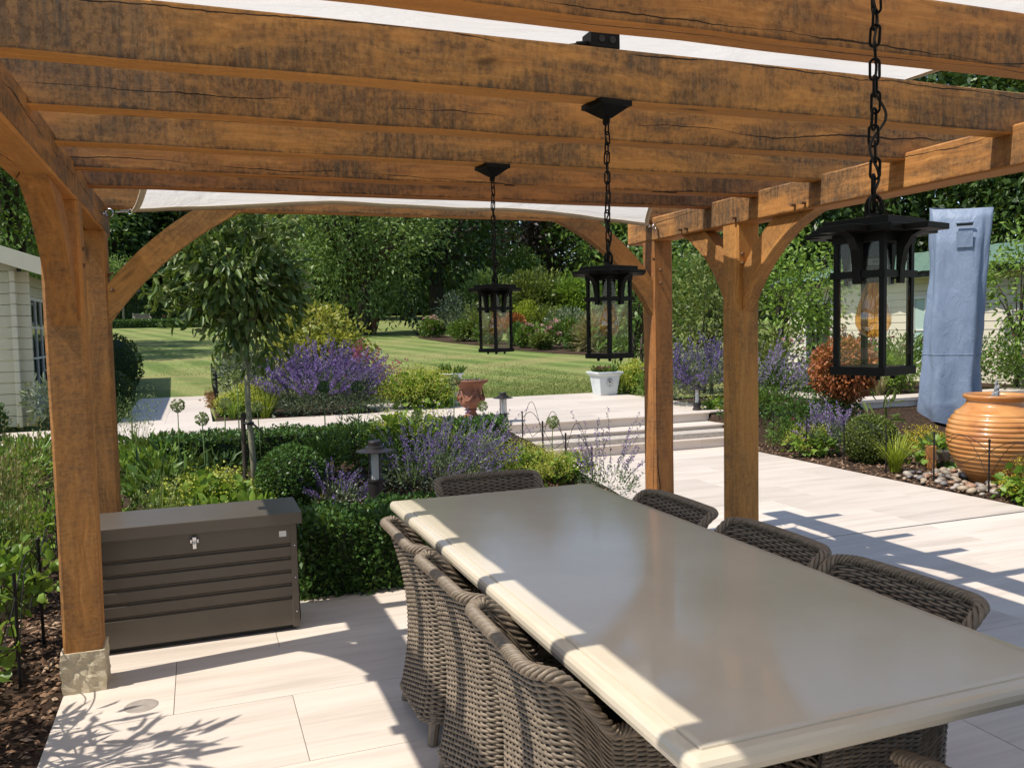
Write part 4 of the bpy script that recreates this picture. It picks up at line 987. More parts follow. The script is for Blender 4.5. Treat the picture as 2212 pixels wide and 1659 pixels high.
def clay_urn():
    c = onz(1025, 905, .375); c = Vector((3.36, 10.62, .377)); th = thing('clay_urn', 'old terracotta pedestal urn with relief swags on the terrace', 'urn', c)
    th.scale = (1.13, 1.13, 1.1)
    prof = [(0, 0), (.105, 0), (.105, .025), (.085, .03), (.07, .05), (.055, .075), (.06, .09), (.085, .10), (.06, .112), (.075, .125), (.115, .15), (.135, .185), (.138, .22), (.125, .26), (.122, .32), (.135, .37), (.155, .405), (.185, .425), (.2, .432), (.203, .445), (.195, .458), (.178, .46), (.165, .44), (.15, .42)]
    MB().lathe(prof, 40, fn=lambda a, z: 1+(.035*math.sin(a*3+.5)*math.sin((z-.15)*18) if .15 < z < .38 else 0)).build('urn_body', M['old_clay'], th, smooth=True)
    sw = MB()
    for k in range(4):
        a0 = k*PI/2+.35
        P = [((.14+.012*math.sin(q*PI))*math.cos(a0+q*1.25), (.14+.012*math.sin(q*PI))*math.sin(a0+q*1.25), .345-.13*math.sin(q*PI)) for q in np.linspace(0, 1, 14)]; MB().tube(P, [.008+.009*math.sin(i/13*PI) for i in range(14)], 7).build('swag', M['old_clay'], th, smooth=True)
        m = MB(); 
        m.lathe([(0, -.03), (.022, -.02), (.028, 0), (.022, .022), (0, .032)], 10); m.build('mask', M['old_clay'], th, (.138*math.cos(a0-.15), .138*math.sin(a0-.15), .25), smooth=True)
    rim = MB(); 
    for k in range(40): a = 2*PI*k/40; rim.box((.2*math.cos(a), .2*math.sin(a), .445), (.008, .02, .016), Matrix.Rotation(a, 3, 'Z'))
    rim.build('rim_beading', M['old_clay'], th)['kind'] = 'stuff'
    MB().lathe([(0, .425), (.16, .425)], 20).build('soil', M['soil'], th)
    return c
UC = clay_urn()
def white_vase():
    c = Vector((3.72, 12.75, .377)); th = thing('white_vase', 'tall white glazed vase half hidden behind lime flowers', 'vase', c); th.scale = (1, 1, .78)
    MB().lathe([(0, 0), (.12, 0), (.13, .03), (.15, .15), (.175, .3), (.18, .42), (.165, .52), (.16, .57), (.185, .60), (.2, .615), (.195, .63), (.17, .62), (.15, .56)], 36).build('vase_body', M['white_glaze'], th, smooth=True)
    MB().lathe([(0, .58), (.16, .58)], 20).build('soil', M['soil'], th)
    return c
VC = white_vase()
def planter():
    c = Vector((6.55, 13.05, .377)); th = thing('square_planter', 'white tapered square planter with a round crest beside the lawn', 'planter', c)
    a, b, H = .15, .205, .40
    def ringv(r, z): return [(-r, -r, z), (r, -r, z), (r, r, z), (-r, r, z)]
    L = [(a, 0), (b-.012, H-.07), (b, H-.065), (b+.012, H-.05), (b+.03, H-.035), (b+.035, H-.015), (b+.03, H), (b+.005, H), (b-.005, H-.05)]
    V = sum([ringv(r, z) for r, z in L], []); F = [(i*4+k, i*4+(k+1) % 4, i*4+4+(k+1) % 4, i*4+4+k) for i in range(len(L)-1) for k in range(4)]+[(3, 2, 1, 0), tuple(range(len(L)*4-4, len(L)*4))]
    MB().add(V, F).build('planter_body', M['white_glaze'], th)
    plain('crest_grey', (.16, .17, .17), .6); crest = bpy.data.objects.new('crest', None); m = MB()
    yz = lambda u, v: (u, -a-(b-a)*(v+.2)/(H-.07)*.95-.007, v+.2)
    def stroke(pts, r, nm='crest_mark', mat='crest_grey'): MB().tube([yz(*p) for p in pts], r, 6).build(nm, M[mat], th)
    stroke([(.055*math.cos(t), .06*math.sin(t)) for t in np.linspace(0, 2*PI, 26)], .004, 'crest_ring', 'white_glaze')
    stroke([(-.045, .052), (-.02, .072), (.0, .078), (.02, .072), (.045, .052)], .006); stroke([(-.05, .02), (-.053, 0), (-.05, -.02)], .004); stroke([(.048, .03), (.052, .01), (.046, -.01)], .003)
    stroke([(-.02, .03), (0, .045), (.022, .03), (.012, .02), (-.012, .02), (-.02, .03)], .007); stroke([(-.012, -.035), (.0, -.028), (.012, -.035)], .004); stroke([(-.03, -.05), (-.018, -.06)], .003); stroke([(.016, -.06), (.028, -.05)], .003)
    stroke([(.0, .01), (.004, -.012)], .009, 'crest_boss', 'white_glaze')
    MB().box((0, 0, H-.045), (2*b-.02, 2*b-.02, .03)).build('soil', M['soil'], th); return c
PC = planter()
def potplant(label, c, z, r, n, L, mat, petal=None):
    th = thing('pot_plant', label, 'plant', (c.x, c.y, c.z+z)); u = rng.uniform(0, 2*PI, n); q = np.sqrt(rng.random(n))*r; C = np.stack([q*np.cos(u), q*np.sin(u), np.zeros(n)+.005], 1); D = np.stack([np.cos(u)*.6, np.sin(u)*.6, np.ones(n)], 1)+sph(n)*.35
    leaf_obj('foliage', th, C, D, L*rng.uniform(.5, 1.2, n), L*.22, mat, True)
    if petal: k = 40; C = C[:k]*1.05+np.array([0, 0, L*.55]); C = np.repeat(C, 5, 0)+rng.normal(0, .008, (k*5, 3)); leaf_obj('flower', th, C, sph(k*5), .022, .02, petal, False)['kind'] = 'stuff'
potplant('small mixed flowers growing in the terracotta urn', UC, .425, .15, 130, .10, 'leaf_mid', 'petal_violet'); potplant('green leafy plant growing in the white square planter', PC, .37, .18, 110, .15, 'leaf_mid', 'petal_magenta'); potplant('glossy green rosette plant in the tall white vase', VC, .45, .14, 60, .2, 'leaf_mid')
def far_pot():
    th = thing('terracotta_pot', 'terracotta pot under the trees at the far lawn edge', 'pot', (8.4, 43.4, LH(43.4))); MB().lathe([(0, 0), (.26, 0), (.3, .1), (.42, .5), (.46, .68), (.5, .72), (.5, .8), (.44, .8), (.4, .7)], 28).build('pot_body', M['old_clay'], th, smooth=True); MB().lathe([(0, .72), (.42, .72)], 18).build('soil', M['soil'], th)
far_pot()

# ------------------------------------------------------------------ parasol cover
def cover():
    c = Vector((9.92, 8.9, 0)); th = thing('parasol_cover', 'tall pale blue fabric cover over a folded parasol', 'parasol cover', (c.x, c.y, 0), -.86)
    t = NT('cover_fabric'); cc = t.coord(rnd=False); n = t.noise(t.mapping(cc, (5, 5, 2.2)), 1.6, 6, .6, 1.2); cr = t.noise(t.mapping(cc, (9, 9, 5)), 1.5, 4, .6, 2.)
    col = t.ramp(n, [(.3, (.165, .212, .30)), (.7, (.205, .255, .345))]); M['cover_fabric'] = t.done(t.pr(col, .5, 0, t.bump(t.math('ADD', n, t.math('MULTIPLY', cr, .25)), .35, .04), .4))
    ns, nz = 88, 90; V = []; H = 3.07; zb = .06
    for j in range(nz+1):
        v = j/nz; z = zb+(H-zb)*v
        wx = np.interp(v, [0, .08, .3, .55, .8, .95, 1], [.32, .37, .345, .335, .355, .385, .39]); wy = np.interp(v, [0, .1, .5, .85, .96, 1], [.24, .27, .22, .17, .09, .012]); sh = np.interp(v, [0, .3, .7, 1], [-.08, -.05, .02, .05])
        for i in range(ns):
            a = 2*PI*i/ns; f = 1+.12*math.sin(a*6+v*3.2+1.5*mn.noise(Vector((a, v*3, 0))))*(1-v*.6)+.085*mn.noise(Vector((math.cos(a)*2, math.sin(a)*2, v*5)))+.03*mn.noise(Vector((math.cos(a)*5, math.sin(a)*5, v*12+3)))
            e = 2.6; ca, sa = math.cos(a), math.sin(a); ca = math.copysign(abs(ca)**(2/e), ca); sa = math.copysign(abs(sa)**(2/e), sa)
            hem = .07*math.sin(a*3+1)*max(0, 1-v*8); V.append((wx*ca*f+sh, wy*sa*f, z+hem+(.012*math.cos(a*2+1)-.03*ca if v > .97 else 0)))
    F = [(j*ns+i, j*ns+(i+1) % ns, (j+1)*ns+(i+1) % ns, (j+1)*ns+i) for j in range(nz) for i in range(ns)]
    link('fabric', np_mesh('fabric', V, F, M['cover_fabric'], True), th)
    ring = [(p[0]*1.006, p[1]*1.01, p[2]-.004) for p in V[30*ns:31*ns]]; MB().tube(ring, .006, 5, closed=True).build('seam', M['cover_fabric'], th)
    y = -.185; fl = MB(); fl.prism([(-.10, -.11), (.10, -.11), (.10, .11), (-.10, .11)], .012, Matrix.Translation((.10, y-.02, 2.63)) @ Matrix.Rotation(PI/2+.05, 4, 'X')); fl.build('pocket_flap', M['cover_fabric'], th)
    MB().box((.10, y+.005, 2.83), (.20, .03, .035), bev=.01).build('vent_slot', M['rubber'], th); MB().box((.10, y-.008, 2.855), (.22, .03, .03), bev=.01).build('vent_hood', M['cover_fabric'], th)
    MB().lathe([(0, 0), (.3, 0), (.3, .05), (.08, .08), (.06, .2), (0, .2)], 20).build('base', M['rubber'], th)
cover()

# ------------------------------------------------------------------ bollard lights, spot lamp, fences
def frosted():
    t = NT('frosted_tube'); M['frosted_tube'] = t.done(t.pr((.62, .62, .6), .5, 0, None, .4))
frosted()
def bollard(label, c, h, s=1.):
    th = thing('bollard_light', label, 'light', c, .4, 'round bollard garden lights'); r = .052*s; zl = h-.27*s
    MB().lathe([(0, 0), (r*1.25, 0), (r*1.25, .02), (r, .03), (r, zl-.02), (r*1.12, zl-.015), (r*1.12, zl), (0, zl)], 24).build('post', M['bronze_paint'], th, smooth=False)
    MB().lathe([(0, zl), (.026*s, zl), (.026*s, zl+.19*s), (0, zl+.19*s)], 16).build('lamp_tube', M['frosted_tube'], th, smooth=False)
    MB().lathe([(r*.92, zl), (r*.92, zl+.192*s)], 24).build('glass', M['clear_glass'], th, smooth=True)
    for k in range(4): a = k*PI/2; MB().box((r*math.cos(a), r*math.sin(a), zl+.096*s), (.007, .007, .192*s), Matrix.Rotation(a, 3, 'Z')).build('bar', M['bronze_paint'], th)
    MB().lathe([(0, zl+.188*s), (.06*s, zl+.188*s), (.128*s, zl+.196*s), (.13*s, zl+.2*s), (.085*s, zl+.212*s), (.07*s, zl+.215*s), (.066*s, zl+.232*s), (.044*s, zl+.236*s), (.044*s, zl+.262*s), (.04*s, h), (0, h)], 28).build('cap', M['bronze_paint'], th, smooth=False)
bollard('tall dark bollard light in the flower bed behind the table', (1.24, 6.4, soil_z(1.24, 6.4)-.02), .69, 1.1)
bollard('short dark bollard light at the left end of the steps', (3.58, 9.98, .376), .37, .98)
bollard('short dark bollard light at the right end of the steps by purple catmint', (6.40, 9.95, .376), .36, .95)
bollard('dark bollard light beside the far path, next to clipped balls', (-1.25, 15.3, .36), .62)
def spot():
    c = onz(2030, 1012, 0); th = thing('spotlight', 'grey spotlight on a short timber post left of the fountain', 'spotlight', (c.x, c.y, 0), -.5)
    MB().box((-.07, .06, .11), (.09, .09, .24), bev=.006).build('timber_post', M['oak_post'], th); MB().box((.02, -.02, .14), (.13, .07, .11), Matrix.Rotation(.15, 3, 'X'), bev=.012).build('housing', M['storage_metal'], th); MB().tube([(.02, 0, 0), (.02, 0, .09)], .014, 8).build('stake', M['rubber'], th)
spot()
def hoop_fence(label, pts, h=.46):
    th = thing('hoop_fence', label, 'fence', (0, 0, 0), 0, 'black wire edging fences')
    for i, p in enumerate(pts):
        MB().tube([(p[0], p[1], p[2]-.05), (p[0], p[1], p[2]+h)], .008, 7).build('stake', M['fence_iron'], th); MB().lathe([(0, .026), (.011, .016), (.011, 0), (0, -.002)], 8, (p[0], p[1], p[2]+h)).build('finial', M['fence_iron'], th)
    for a, b in zip(pts[:-1], pts[1:]):
        A, B = Vector(a), Vector(b); f = lambda u, v: tuple(A.lerp(B, u)+Vector((0, 0, v)))
        MB().tube([f(u, h*.80+.12*math.sin(u*PI)) for u in np.linspace(0, 1, 14)], .0035, 5).build('top_wire', M['fence_iron'], th)
        MB().tube([f(u, h*.80-.30*u) for u in np.linspace(0, .5, 6)]+[f(u, h*.80-.30*(1-u)*1.0) for u in np.linspace(.5, 1, 6)][1:], .0028, 5).build('cross_wire', M['fence_iron'], th)
        MB().tube([f(u, .12+.36*math.sin(u*PI)) for u in np.linspace(0, 1, 16)], .0028, 5).build('hoop', M['fence_iron'], th)
hoop_fence('black wire edging fence with hoops along the right bed', [(6.55, y, 0) for y in (8.5, 7.9, 7.3, 6.7, 6.1, 5.5, 4.9)])
hoop_fence('black wire edging fence at the bed edge before the steps', [(3.42, y, soil_z(3.4, y)) for y in (8.9, 8.3, 7.7, 7.1)], .30)
hoop_fence('black wire edging fence in the bed left of the front oak post', [(-.80, y, 0) for y in (3.0, 3.6, 4.2, 4.8, 5.4)], .52)
def railing():
    th = thing('garden_railing', 'low black picket railing along the far garden path', 'fence'); n = 34
    for k in range(n): y = 14.4+k*.165; MB().box((.27, y, .36+.27), (.02, .02, .56)).build('picket', M['fence_iron'], th)
    for z in (.46, .82): MB().box((.27, 14.4+n*.0825, z), (.012, n*.165, .018)).build('rail', M['fence_iron'], th)
railing()
def bench():
    th = thing('garden_bench', 'small pale wooden bench before the far hedge', 'bench', (-3.6, 66, LH(66)), .3)
    plain('weathered_wood', (.34, .30, .24), .8, var=.2)
    for x in (-.55, .55):
        for y in (-.22, .22): MB().box((x, y, .3 if y < 0 else .45), (.07, .07, .6 if y < 0 else .9)).build('leg', M['weathered_wood'], th)
        MB().box((x, 0, .62), (.07, .5, .05)).build('armrest', M['weathered_wood'], th)
    for y in (-.18, -.06, .06): MB().box((0, y, .42), (1.2, .1, .03)).build('seat_slat', M['weathered_wood'], th)
    for z in (.55, .68, .82): MB().box((0, .22, z), (1.1, .03, .09)).build('back_slat', M['weathered_wood'], th)
bench()
sr = thing('distant_outbuilding', 'pale flat roofed outbuilding behind the far hedge', 'building', (-1.0, 78, LH(78)-.3))
MB().box((0, 0, 1.4), (14, 4, 2.8)).build('wall', M['cream_paint'], sr); MB().box((0, -.1, 2.9), (14.6, 4.6, .25)).build('roof', M['white_paint'], sr)

# ------------------------------------------------------------------ planting: bed behind the table
def sb(x, y, dz=0): return (x, y, soil_z(x, y)+dz)
topiary('box_hedge', 'low clipped box hedge between storage box and woven chairs', (1.0, 5.17, -.01), (.50, .24, .225), 11000, .037, 'leaf_box', cat='hedge', box=True)
topiary('box_hedge', 'long low clipped hedge running in front of the terrace path', sb(1.35, 8.75, -.02), (1.75, .22, .15), 11000, .042, 'leaf_box', cat='hedge', box=True)
topiary('box_ball', 'clipped round box ball behind the storage box', sb(.68, 7.1, -.02), (.27, .27, .27), 7500, .03, 'leaf_ball', 'clipped box balls')
def lollipop():
    b = sb(.385, 7.55); th = thing('standard_laurel', 'lollipop trained evergreen tree with bare trunk behind the storage box', 'tree', b)
    n = 3700; P, O, Cn = crown_points(n, (.51, .49, .66), 50, .18, .72); lump = np.array([mn.noise(Vector(p)*2.6) for p in P]); P = P*(1+.25*lump[:, None]); cz = 2.03-b[2]; P[:, 2] += cz
    arm = rng.normal(0, 1, (80, 3))*np.array([.12, .1, .10])+np.array([-.60, .0, cz-.16]); P = np.concatenate([P, arm]); O = np.concatenate([O, sph(80)]); n = len(P)
    D = O*.7+sph(n)*.45; D[:, 2] -= .55; up = rng.random(n) < .22; D[up, 2] += 1.1
    leaf_obj('crown', th, P, D, .105*rng.uniform(.65, 1.25, n), .037*rng.uniform(.8, 1.2, n), 'leaf_laurel', True, .16, .22)
    k = rng.choice(n, 70); leaf_obj('young_shoots', th, P[k]*1.0+O[k]*.05, sph(70)+np.array([0, 0, 1.]), .075, .022, 'leaf_fresh', True)['kind'] = 'stuff'
    k = rng.choice(n, 16); i = np.repeat(k, 22); T = np.tile(np.linspace(0, 1, 22), 16)[:, None]; C = P[i]+O[i]*.06+(O[i]*.6+np.array([0, 0, .5]))*T*.10+rng.normal(0, .004, (len(i), 3)); leaf_obj('seed_spike', th, C, sph(len(i)), .014, .011, 'leaf_dry', False)['kind'] = 'stuff'
    mb = MB(); z1 = 1.50-b[2]; mb.tube([(.03, 0, -.1), (.025, .0, .3), (.0, 0, .75), (.006, 0, z1)], [.030, .027, .024, .023], 10); limbs(mb, (.0, 0, z1-.05), [Vector(Cn[j])*.85+Vector((0, 0, cz)) for j in range(16)], .014)
    limbs(mb, (0, 0, z1), [Vector((-.62, 0, cz-.2))], .012)
    mb.build('trunk', M['trunk_pale'], th, smooth=True)
    st = thing('tree_stake', 'short weathered stake tied to the lollipop tree trunk', 'stake', (b[0]-.045, b[1]+.01, b[2])); MB().tube([(0, 0, -.1), (0, 0, .72)], .02, 8).build('stake_post', M['trunk_bark'], st)
    MB().tube([(.045+.034*math.cos(a), .034*math.sin(a)-.01, .63) for a in np.linspace(0, 2*PI, 15)[:-1]], .012, 6, closed=True).build('rubber_tie', M['rubber'], st); MB().tube([(.07, -.03, .63), (.13, -.05, .575), (.165, -.05, .53)], [.011, .009, .004], 6).build('tie_end', M['rubber'], st)
lollipop()
spike_plant('catmint', 'broad purple catmint clump in the bed behind the table', sb(1.95, 7.0), (.50, .34, .22), 2200, 130, .46, .017, 'petal_purple', lean=(.35, 0, 0), k=38)
spike_plant('catmint', 'loose leaning catmint spikes right of the clump behind the table', sb(2.5, 7.6), (.22, .2, .16), 400, 20, .50, .019, 'petal_violet', lean=(.5, 0, .1), k=30)
spike_plant('catmint', 'small dark catmint beside the tall bollard light', sb(1.02, 6.85), (.2, .2, .14), 500, 40, .26, .017, 'petal_purple', lean=(.2, -.1, 0))
spike_plant('catmint', 'sparse catmint spikes leaning over the patio beside the far right post', sb(3.30, 6.55), (.24, .22, .16), 420, 30, .55, .019, 'petal_violet', lean=(.3, 0, .15), k=26)
froth_plant('lady_mantle', 'lime green lady mantle cushion behind the far end chair', sb(2.72, 7.2), (.36, .3, .21), 420, 4200)
froth_plant('lady_mantle', 'small lime lady mantle at the bed edge before the steps', sb(3.2, 7.25), (.24, .24, .15), 260, 2200)
froth_plant('hydrangea', 'pale lime hydrangea above the long low hedge', sb(1.95, 8.15), (.42, .3, .33), 420, 1800, 'leaf_fresh', 'petal_lime', .09, .016)
froth_plant('sedum', 'yellow green sedum with flat flower heads behind the storage box', sb(.02, 6.75), (.36, .3, .26), 420, 1700, 'leaf_fresh', 'petal_lime', .085, .02)
shrub('geranium', 'fresh green leafy clump left of the lollipop tree trunk', sb(.28, 6.3), (.26, .24, .17), 330, .07, .055, 'leaf_fresh', oval=True, cat='plant')
shrub('peony', 'dark green leafy clump by the tall bollard light', sb(1.12, 7.9), (.2, .2, .2), 260, .10, .03, 'leaf_mid', oval=True, cat='plant')
shrub('peony', 'mid green leafy clump at the left of the clipped ball', sb(.1, 7.9), (.34, .3, .14), 360, .09, .03, 'leaf_dark', oval=True, cat='plant')
shrub('peony', 'dark palm shaped leaves beside the rear left oak post', sb(-.25, 7.4), (.3, .26, .24), 170, .12, .025, 'leaf_dark', oval=True, cat='plant')
shrub('aster', 'tall fine leaved green stems in front of the long hedge', sb(1.42, 8.15), (.2, .2, .28), 420, .06, .014, 'leaf_mid', cat='plant')
grass_tuft('poppy_stems', 'pale seeded stems behind the storage box near the rear post', sb(-.30, 6.25), 90, .62, .006, 'leaf_olive', .5, cat='plant', seed_heads=('seed_green', 5, .022))
grass_tuft('bulb_leaves', 'dying straw coloured bulb leaves under the clipped ball', sb(.86, 6.9), 34, .30, .022, 'leaf_straw', .9, cat='plant', arch=.7)
grass_tuft('bulb_leaves', 'arching green strap leaves left of the clipped ball', sb(.42, 7.2), 20, .36, .02, 'leaf_fresh', .7, cat='plant')
for px, py, Y, r, lab, m in ((376, 876, 8.0, .058, 'allium head against the pale path, left of the lollipop tree', 'seed_green'), (480, 872, 9.2, .06, 'faint allium head just left of the lollipop tree trunk', 'seed_green'), (700, 836, 7.9, .056, 'dark allium head in front of the big purple catmint, left one', 'leaf_box'), (775, 836, 7.9, .056, 'dark allium head in front of the big purple catmint, right one', 'leaf_box'),
                             (1040, 958, 7.2, .058, 'allium head just above the far end chair', 'seed_green'), (1050, 877, 8.0, .05, 'allium head in front of the short bollard light', 'seed_green'), (1200, 910, 7.4, .06, 'allium head standing against the stone steps', 'seed_green'), (973, 822, 8.3, .062, 'allium head beside the terracotta urn', 'seed_green'), (512, 812, 9.6, .07, 'allium head directly left of the lollipop trunk top', 'seed_green')):
    p = ony(px, py, Y); z = soil_z(p.x, p.y); ln = random.uniform(-.03, .05); allium(lab, (p.x-ln, Y, z), p.z-z, r, (ln, 0), m)

for x, y, R, n, L, W, m, lab in ((-.45, 9.3, (.5, .4, .10), 700, .09, .03, 'leaf_mid', 'green foliage between rear post and terrace path'), (-.5, 8.2, (.42, .4, .16), 600, .08, .03, 'leaf_fresh', 'fresh green foliage right of the rear left post'), (-1.5, 9.2, (.6, .5, .14), 1000, .08, .03, 'leaf_mid', 'mid green foliage before the path, left of the posts'), (-2.6, 9.3, (.6, .5, .15), 1000, .08, .03, 'leaf_dark', 'dark green foliage before the path at the left edge'), (-2.2, 7.6, (.6, .6, .3), 1100, .07, .03, 'leaf_mid', 'low green growth at the left edge of the bed'), (-1.6, 8.0, (.45, .45, .25), 900, .07, .03, 'leaf_fresh', 'bright low growth left of the rear post'), (2.4, 8.0, (.36, .3, .2), 600, .06, .025, 'leaf_mid', 'green foliage behind the broad catmint'), (1.55, 7.4, (.3, .3, .26), 700, .05, .022, 'leaf_dark', 'dark foliage right of the tall bollard light')):
    shrub('perennial', lab, sb(x, y), R, n, L, W, m, oval=True, cat='plant')
# ------------------------------------------------------------------ planting: left bed
shrub('columbine', 'light green columbine clump left of the front oak post', (-1.02, 4.65, 0), (.30, .28, .30), 300, .062, .055, 'leaf_fresh', oval=True, cat='plant', K=12)
shrub('columbine', 'second light green columbine lower beside the wire fence', (-.98, 4.25, 0), (.20, .2, .16), 130, .06, .055, 'leaf_fresh', oval=True, cat='plant', K=9)
shrub('leafy_perennial', 'dense mid green foliage at the left edge behind the columbine', (-1.45, 5.6, 0), (.42, .4, .34), 1100, .075, .026, 'leaf_mid', oval=True, cat='plant')
shrub('leafy_perennial', 'bright green ground foliage left of the oak post, further back', (-1.05, 6.4, 0), (.5, .45, .24), 1000, .06, .03, 'leaf_fresh', oval=True, cat='plant')
grass_tuft('quaking_grass', 'tall grass with drooping brown seed heads left of the oak post', (-1.03, 5.35, 0), 95, 1.05, .004, 'leaf_olive', .30, seed_heads=('seed_brown', 9, .026), arch=.5)
grass_tuft('quaking_grass', 'second drooping seeded grass behind the first, by the path', (-1.42, 6.8, .03), 80, .95, .004, 'leaf_olive', .32, seed_heads=('seed_brown', 9, .028), arch=.5)
grass_tuft('quaking_grass', 'pale seeded grass just right of the rear oak post', (-.62, 9.0, .26), 45, .8, .004, 'leaf_olive', .35, seed_heads=('seed_green', 8, .026), arch=.5)
shrub('foxglove_leaves', 'long pointed leaves at the lower left corner', (-1.02, 3.72, 0), (.16, .2, .26), 60, .17, .036, 'leaf_fresh', oval=True, cat='plant', K=8)
shrub('spiky_perennial', 'tall spiky leaved plant just outside the left edge', (-1.38, 3.28, 0), (.26, .30, .44), 110, .22, .03, 'leaf_mid', oval=True, cat='plant', K=12, shell=.85)
shrub('spiky_perennial', 'airy tall stems outside the lower left corner', (-1.25, 2.85, 0), (.3, .3, .52), 90, .16, .028, 'leaf_mid', oval=True, cat='plant', K=14, shell=.9)
shrub('spiky_perennial', 'open leafy stems outside the left edge behind the columbine', (-1.75, 4.0, 0), (.3, .3, .6), 160, .13, .03, 'leaf_mid', oval=True, cat='plant', K=14, shell=.85)
topiary('box_ball', 'clipped box ball before the summerhouse at the left edge', (-2.35, 11.9-1.7, .33), (.42, .4, .36), 3500, .04, 'leaf_box', 'clipped box balls')
topiary('box_ball', 'clipped dark ball beside the far path behind the rear post', (-1.28, 14.3, .35), (.33, .33, .33), 2600, .045, 'leaf_dark', 'clipped box balls')
topiary('box_ball', 'taller clipped dark bush further along the far path', (-1.62, 18.6, .36), (.55, .55, .62), 2600, .06, 'leaf_dark', 'clipped box balls')
shrub('cotoneaster', 'dark trailing shrub spilling over the far path edge', (-1.15, 12.7, .36), (.3, .4, .18), 700, .05, .025, 'leaf_dark')
shrub('sage', 'grey green leafy shrub at the corner of the summerhouse', (-1.80, 12.35, .36), (.3, .3, .36), 420, .10, .032, 'leaf_grey', oval=True)
shrub('holly', 'dark conical shrub against the summerhouse window', (-1.62, 13.2, .36), (.26, .3, .78), 1300, .06, .03, 'leaf_black')

# ------------------------------------------------------------------ planting: upper bed by the lawn
spike_plant('catmint', 'huge purple catmint mound in the upper bed', (1.72, 12.62, .35), (.80, .46, .36), 4200, 260, .62, .028, 'petal_purple', lean=(.05, 0, 0), leafL=.05, k=46, spread=1.15)
spike_plant('penstemon', 'dark magenta flower spires behind the big catmint', (2.62, 14.2, .35), (.36, .3, .40), 700, 46, .55, .034, 'petal_magenta', 'leaf_mid', .07, k=24, spread=.25)
spike_plant('penstemon', 'single leaning magenta spires right of the catmint', (2.85, 13.5, .35), (.18, .2, .18), 200, 9, .55, .03, 'petal_magenta', 'leaf_mid', .06, k=22, spread=.3)
tree('japanese_maple', 'golden green maple bush behind the purple catmint', (2.0, 15.6, .36), 1.9, .035, (1.0, .85, .66), 3800, .12, .06, 'leaf_acer', K=34, cs=.24, droop=.2, cz=.95, cat='shrub', trunks=3)
shrub('viburnum', 'grey green shrub between railing and golden maple', (.72, 15.3, .36), (.42, .55, .50), 1500, .085, .04, 'leaf_grey')
shrub('viburnum', 'darker shrub further along the black railing', (.75, 17.5, .36), (.42, .9, .52), 1500, .09, .04, 'leaf_mid')
froth_plant('lady_mantle', 'lime lady mantle right of the lollipop trunk in the upper bed', (.78, 12.75, .35), (.36, .32, .30), 420, 3600, leafL=.07, fs=.02)
shrub('catmint_skirt', 'grey green low growth along the front edge of the upper bed', (1.75, 12.3, .35), (.85, .22, .14), 1500, .05, .022, 'leaf_grey', cat='plant', stems=False)
grass_tuft('day_lily_leaves', 'bright strap leaves at the corner of the upper bed', (.86, 12.35, .35), 80, .52, .018, 'leaf_lime', .6, cat='plant')
froth_plant('lady_mantle', 'wide lime lady mantle in front of the white vase', (3.1, 12.45, .35), (.58, .32, .36), 700, 5600, leafL=.085, fs=.02)
froth_plant('lady_mantle', 'lime lady mantle beside the square planter', (7.18, 13.1, .35), (.36, .34, .34), 420, 3600, leafL=.085, fs=.022)
shrub('shrub_low', 'dark low foliage at the terrace corner right of the planter', (7.1, 12.3, .35), (.3, .4, .22), 600, .08, .03, 'leaf_mid')
n = 420; dl = leaf_obj('fallen_leaves', None, np.stack([rng.normal(.20, .05, n), rng.uniform(14.2, 19.5, n), np.full(n, .385)+rng.uniform(0, .02, n)], 1), sph(n)*np.array([1, 1, .3]), .06, .04, 'leaf_dry', False); tag(dl, 'brown fallen leaves gathered along the railing foot', 'leaves', kind='stuff')

# ------------------------------------------------------------------ planting: right side
spike_plant('catmint', 'purple catmint behind the right bollard light', (6.98, 10.55, .33), (.48, .42, .46), 2200, 120, .52, .024, 'petal_purple', leafL=.045, k=36)
spike_plant('catmint', 'purple catmint seen left of the near right post', (6.55, 10.9-.1, .36), (.2, .3, .40), 700, 80, .40, .026, 'petal_purple', leafL=.045)
froth_plant('lady_mantle', 'small lime leaves beside the right bollard light', (6.72, 9.98, .3), (.18, .16, .14), 200, 300, leafL=.06)
spike_plant('salvia', 'dusky purple spikes leaning right behind the near right post', (7.55, 9.75, .25), (.5, .4, .42), 1300, 90, .62, .024, 'petal_violet', 'leaf_dark', .05, lean=(.6, 0, -.1))
shrub('euonymus', 'dense dark green shrub right of the near right post', (7.35, 8.75, 0), (.62, .42, .33), 3200, .045, .024, 'leaf_box')
shrub('geranium', 'low fine foliage with one magenta flower right of the near post', (6.72, 8.35, 0), (.3, .25, .2), 700, .05, .02, 'leaf_mid', cat='plant', flowers=('petal_magenta', 2, .03))
spike_plant('salvia', 'upright lavender blue spikes in front of the copper ball', (6.92, 7.95, 0), (.33, .3, .22), 1100, 60, .34, .022, 'petal_violet', spread=.25)
froth_plant('lady_mantle', 'lime flowers among the lavender blue spikes', (6.70, 8.02, 0), (.26, .22, .2), 240, 1500, leafL=.07)
topiary('box_ball', 'clipped green ball behind the wire fence on the right', (6.93, 7.32, -.02), (.28, .28, .265), 6500, .034, 'leaf_olive', 'clipped box balls')
grass_tuft('sedge', 'bright yellow green grass tuft beside the right bed edge', (6.66, 6.68, 0), 190, .46, .012, 'leaf_lime', .75)
froth_plant('achillea', 'yellow flat flowers in front of the blue cover', (7.75, 7.35, 0), (.36, .26, .18), 360, 2200, 'leaf_olive', 'petal_yellow', .05, .014)
froth_plant('lady_mantle', 'round green leaves at the left foot of the fountain jar', (7.28, 6.75, 0), (.24, .22, .2), 130, 60, leafL=.085)
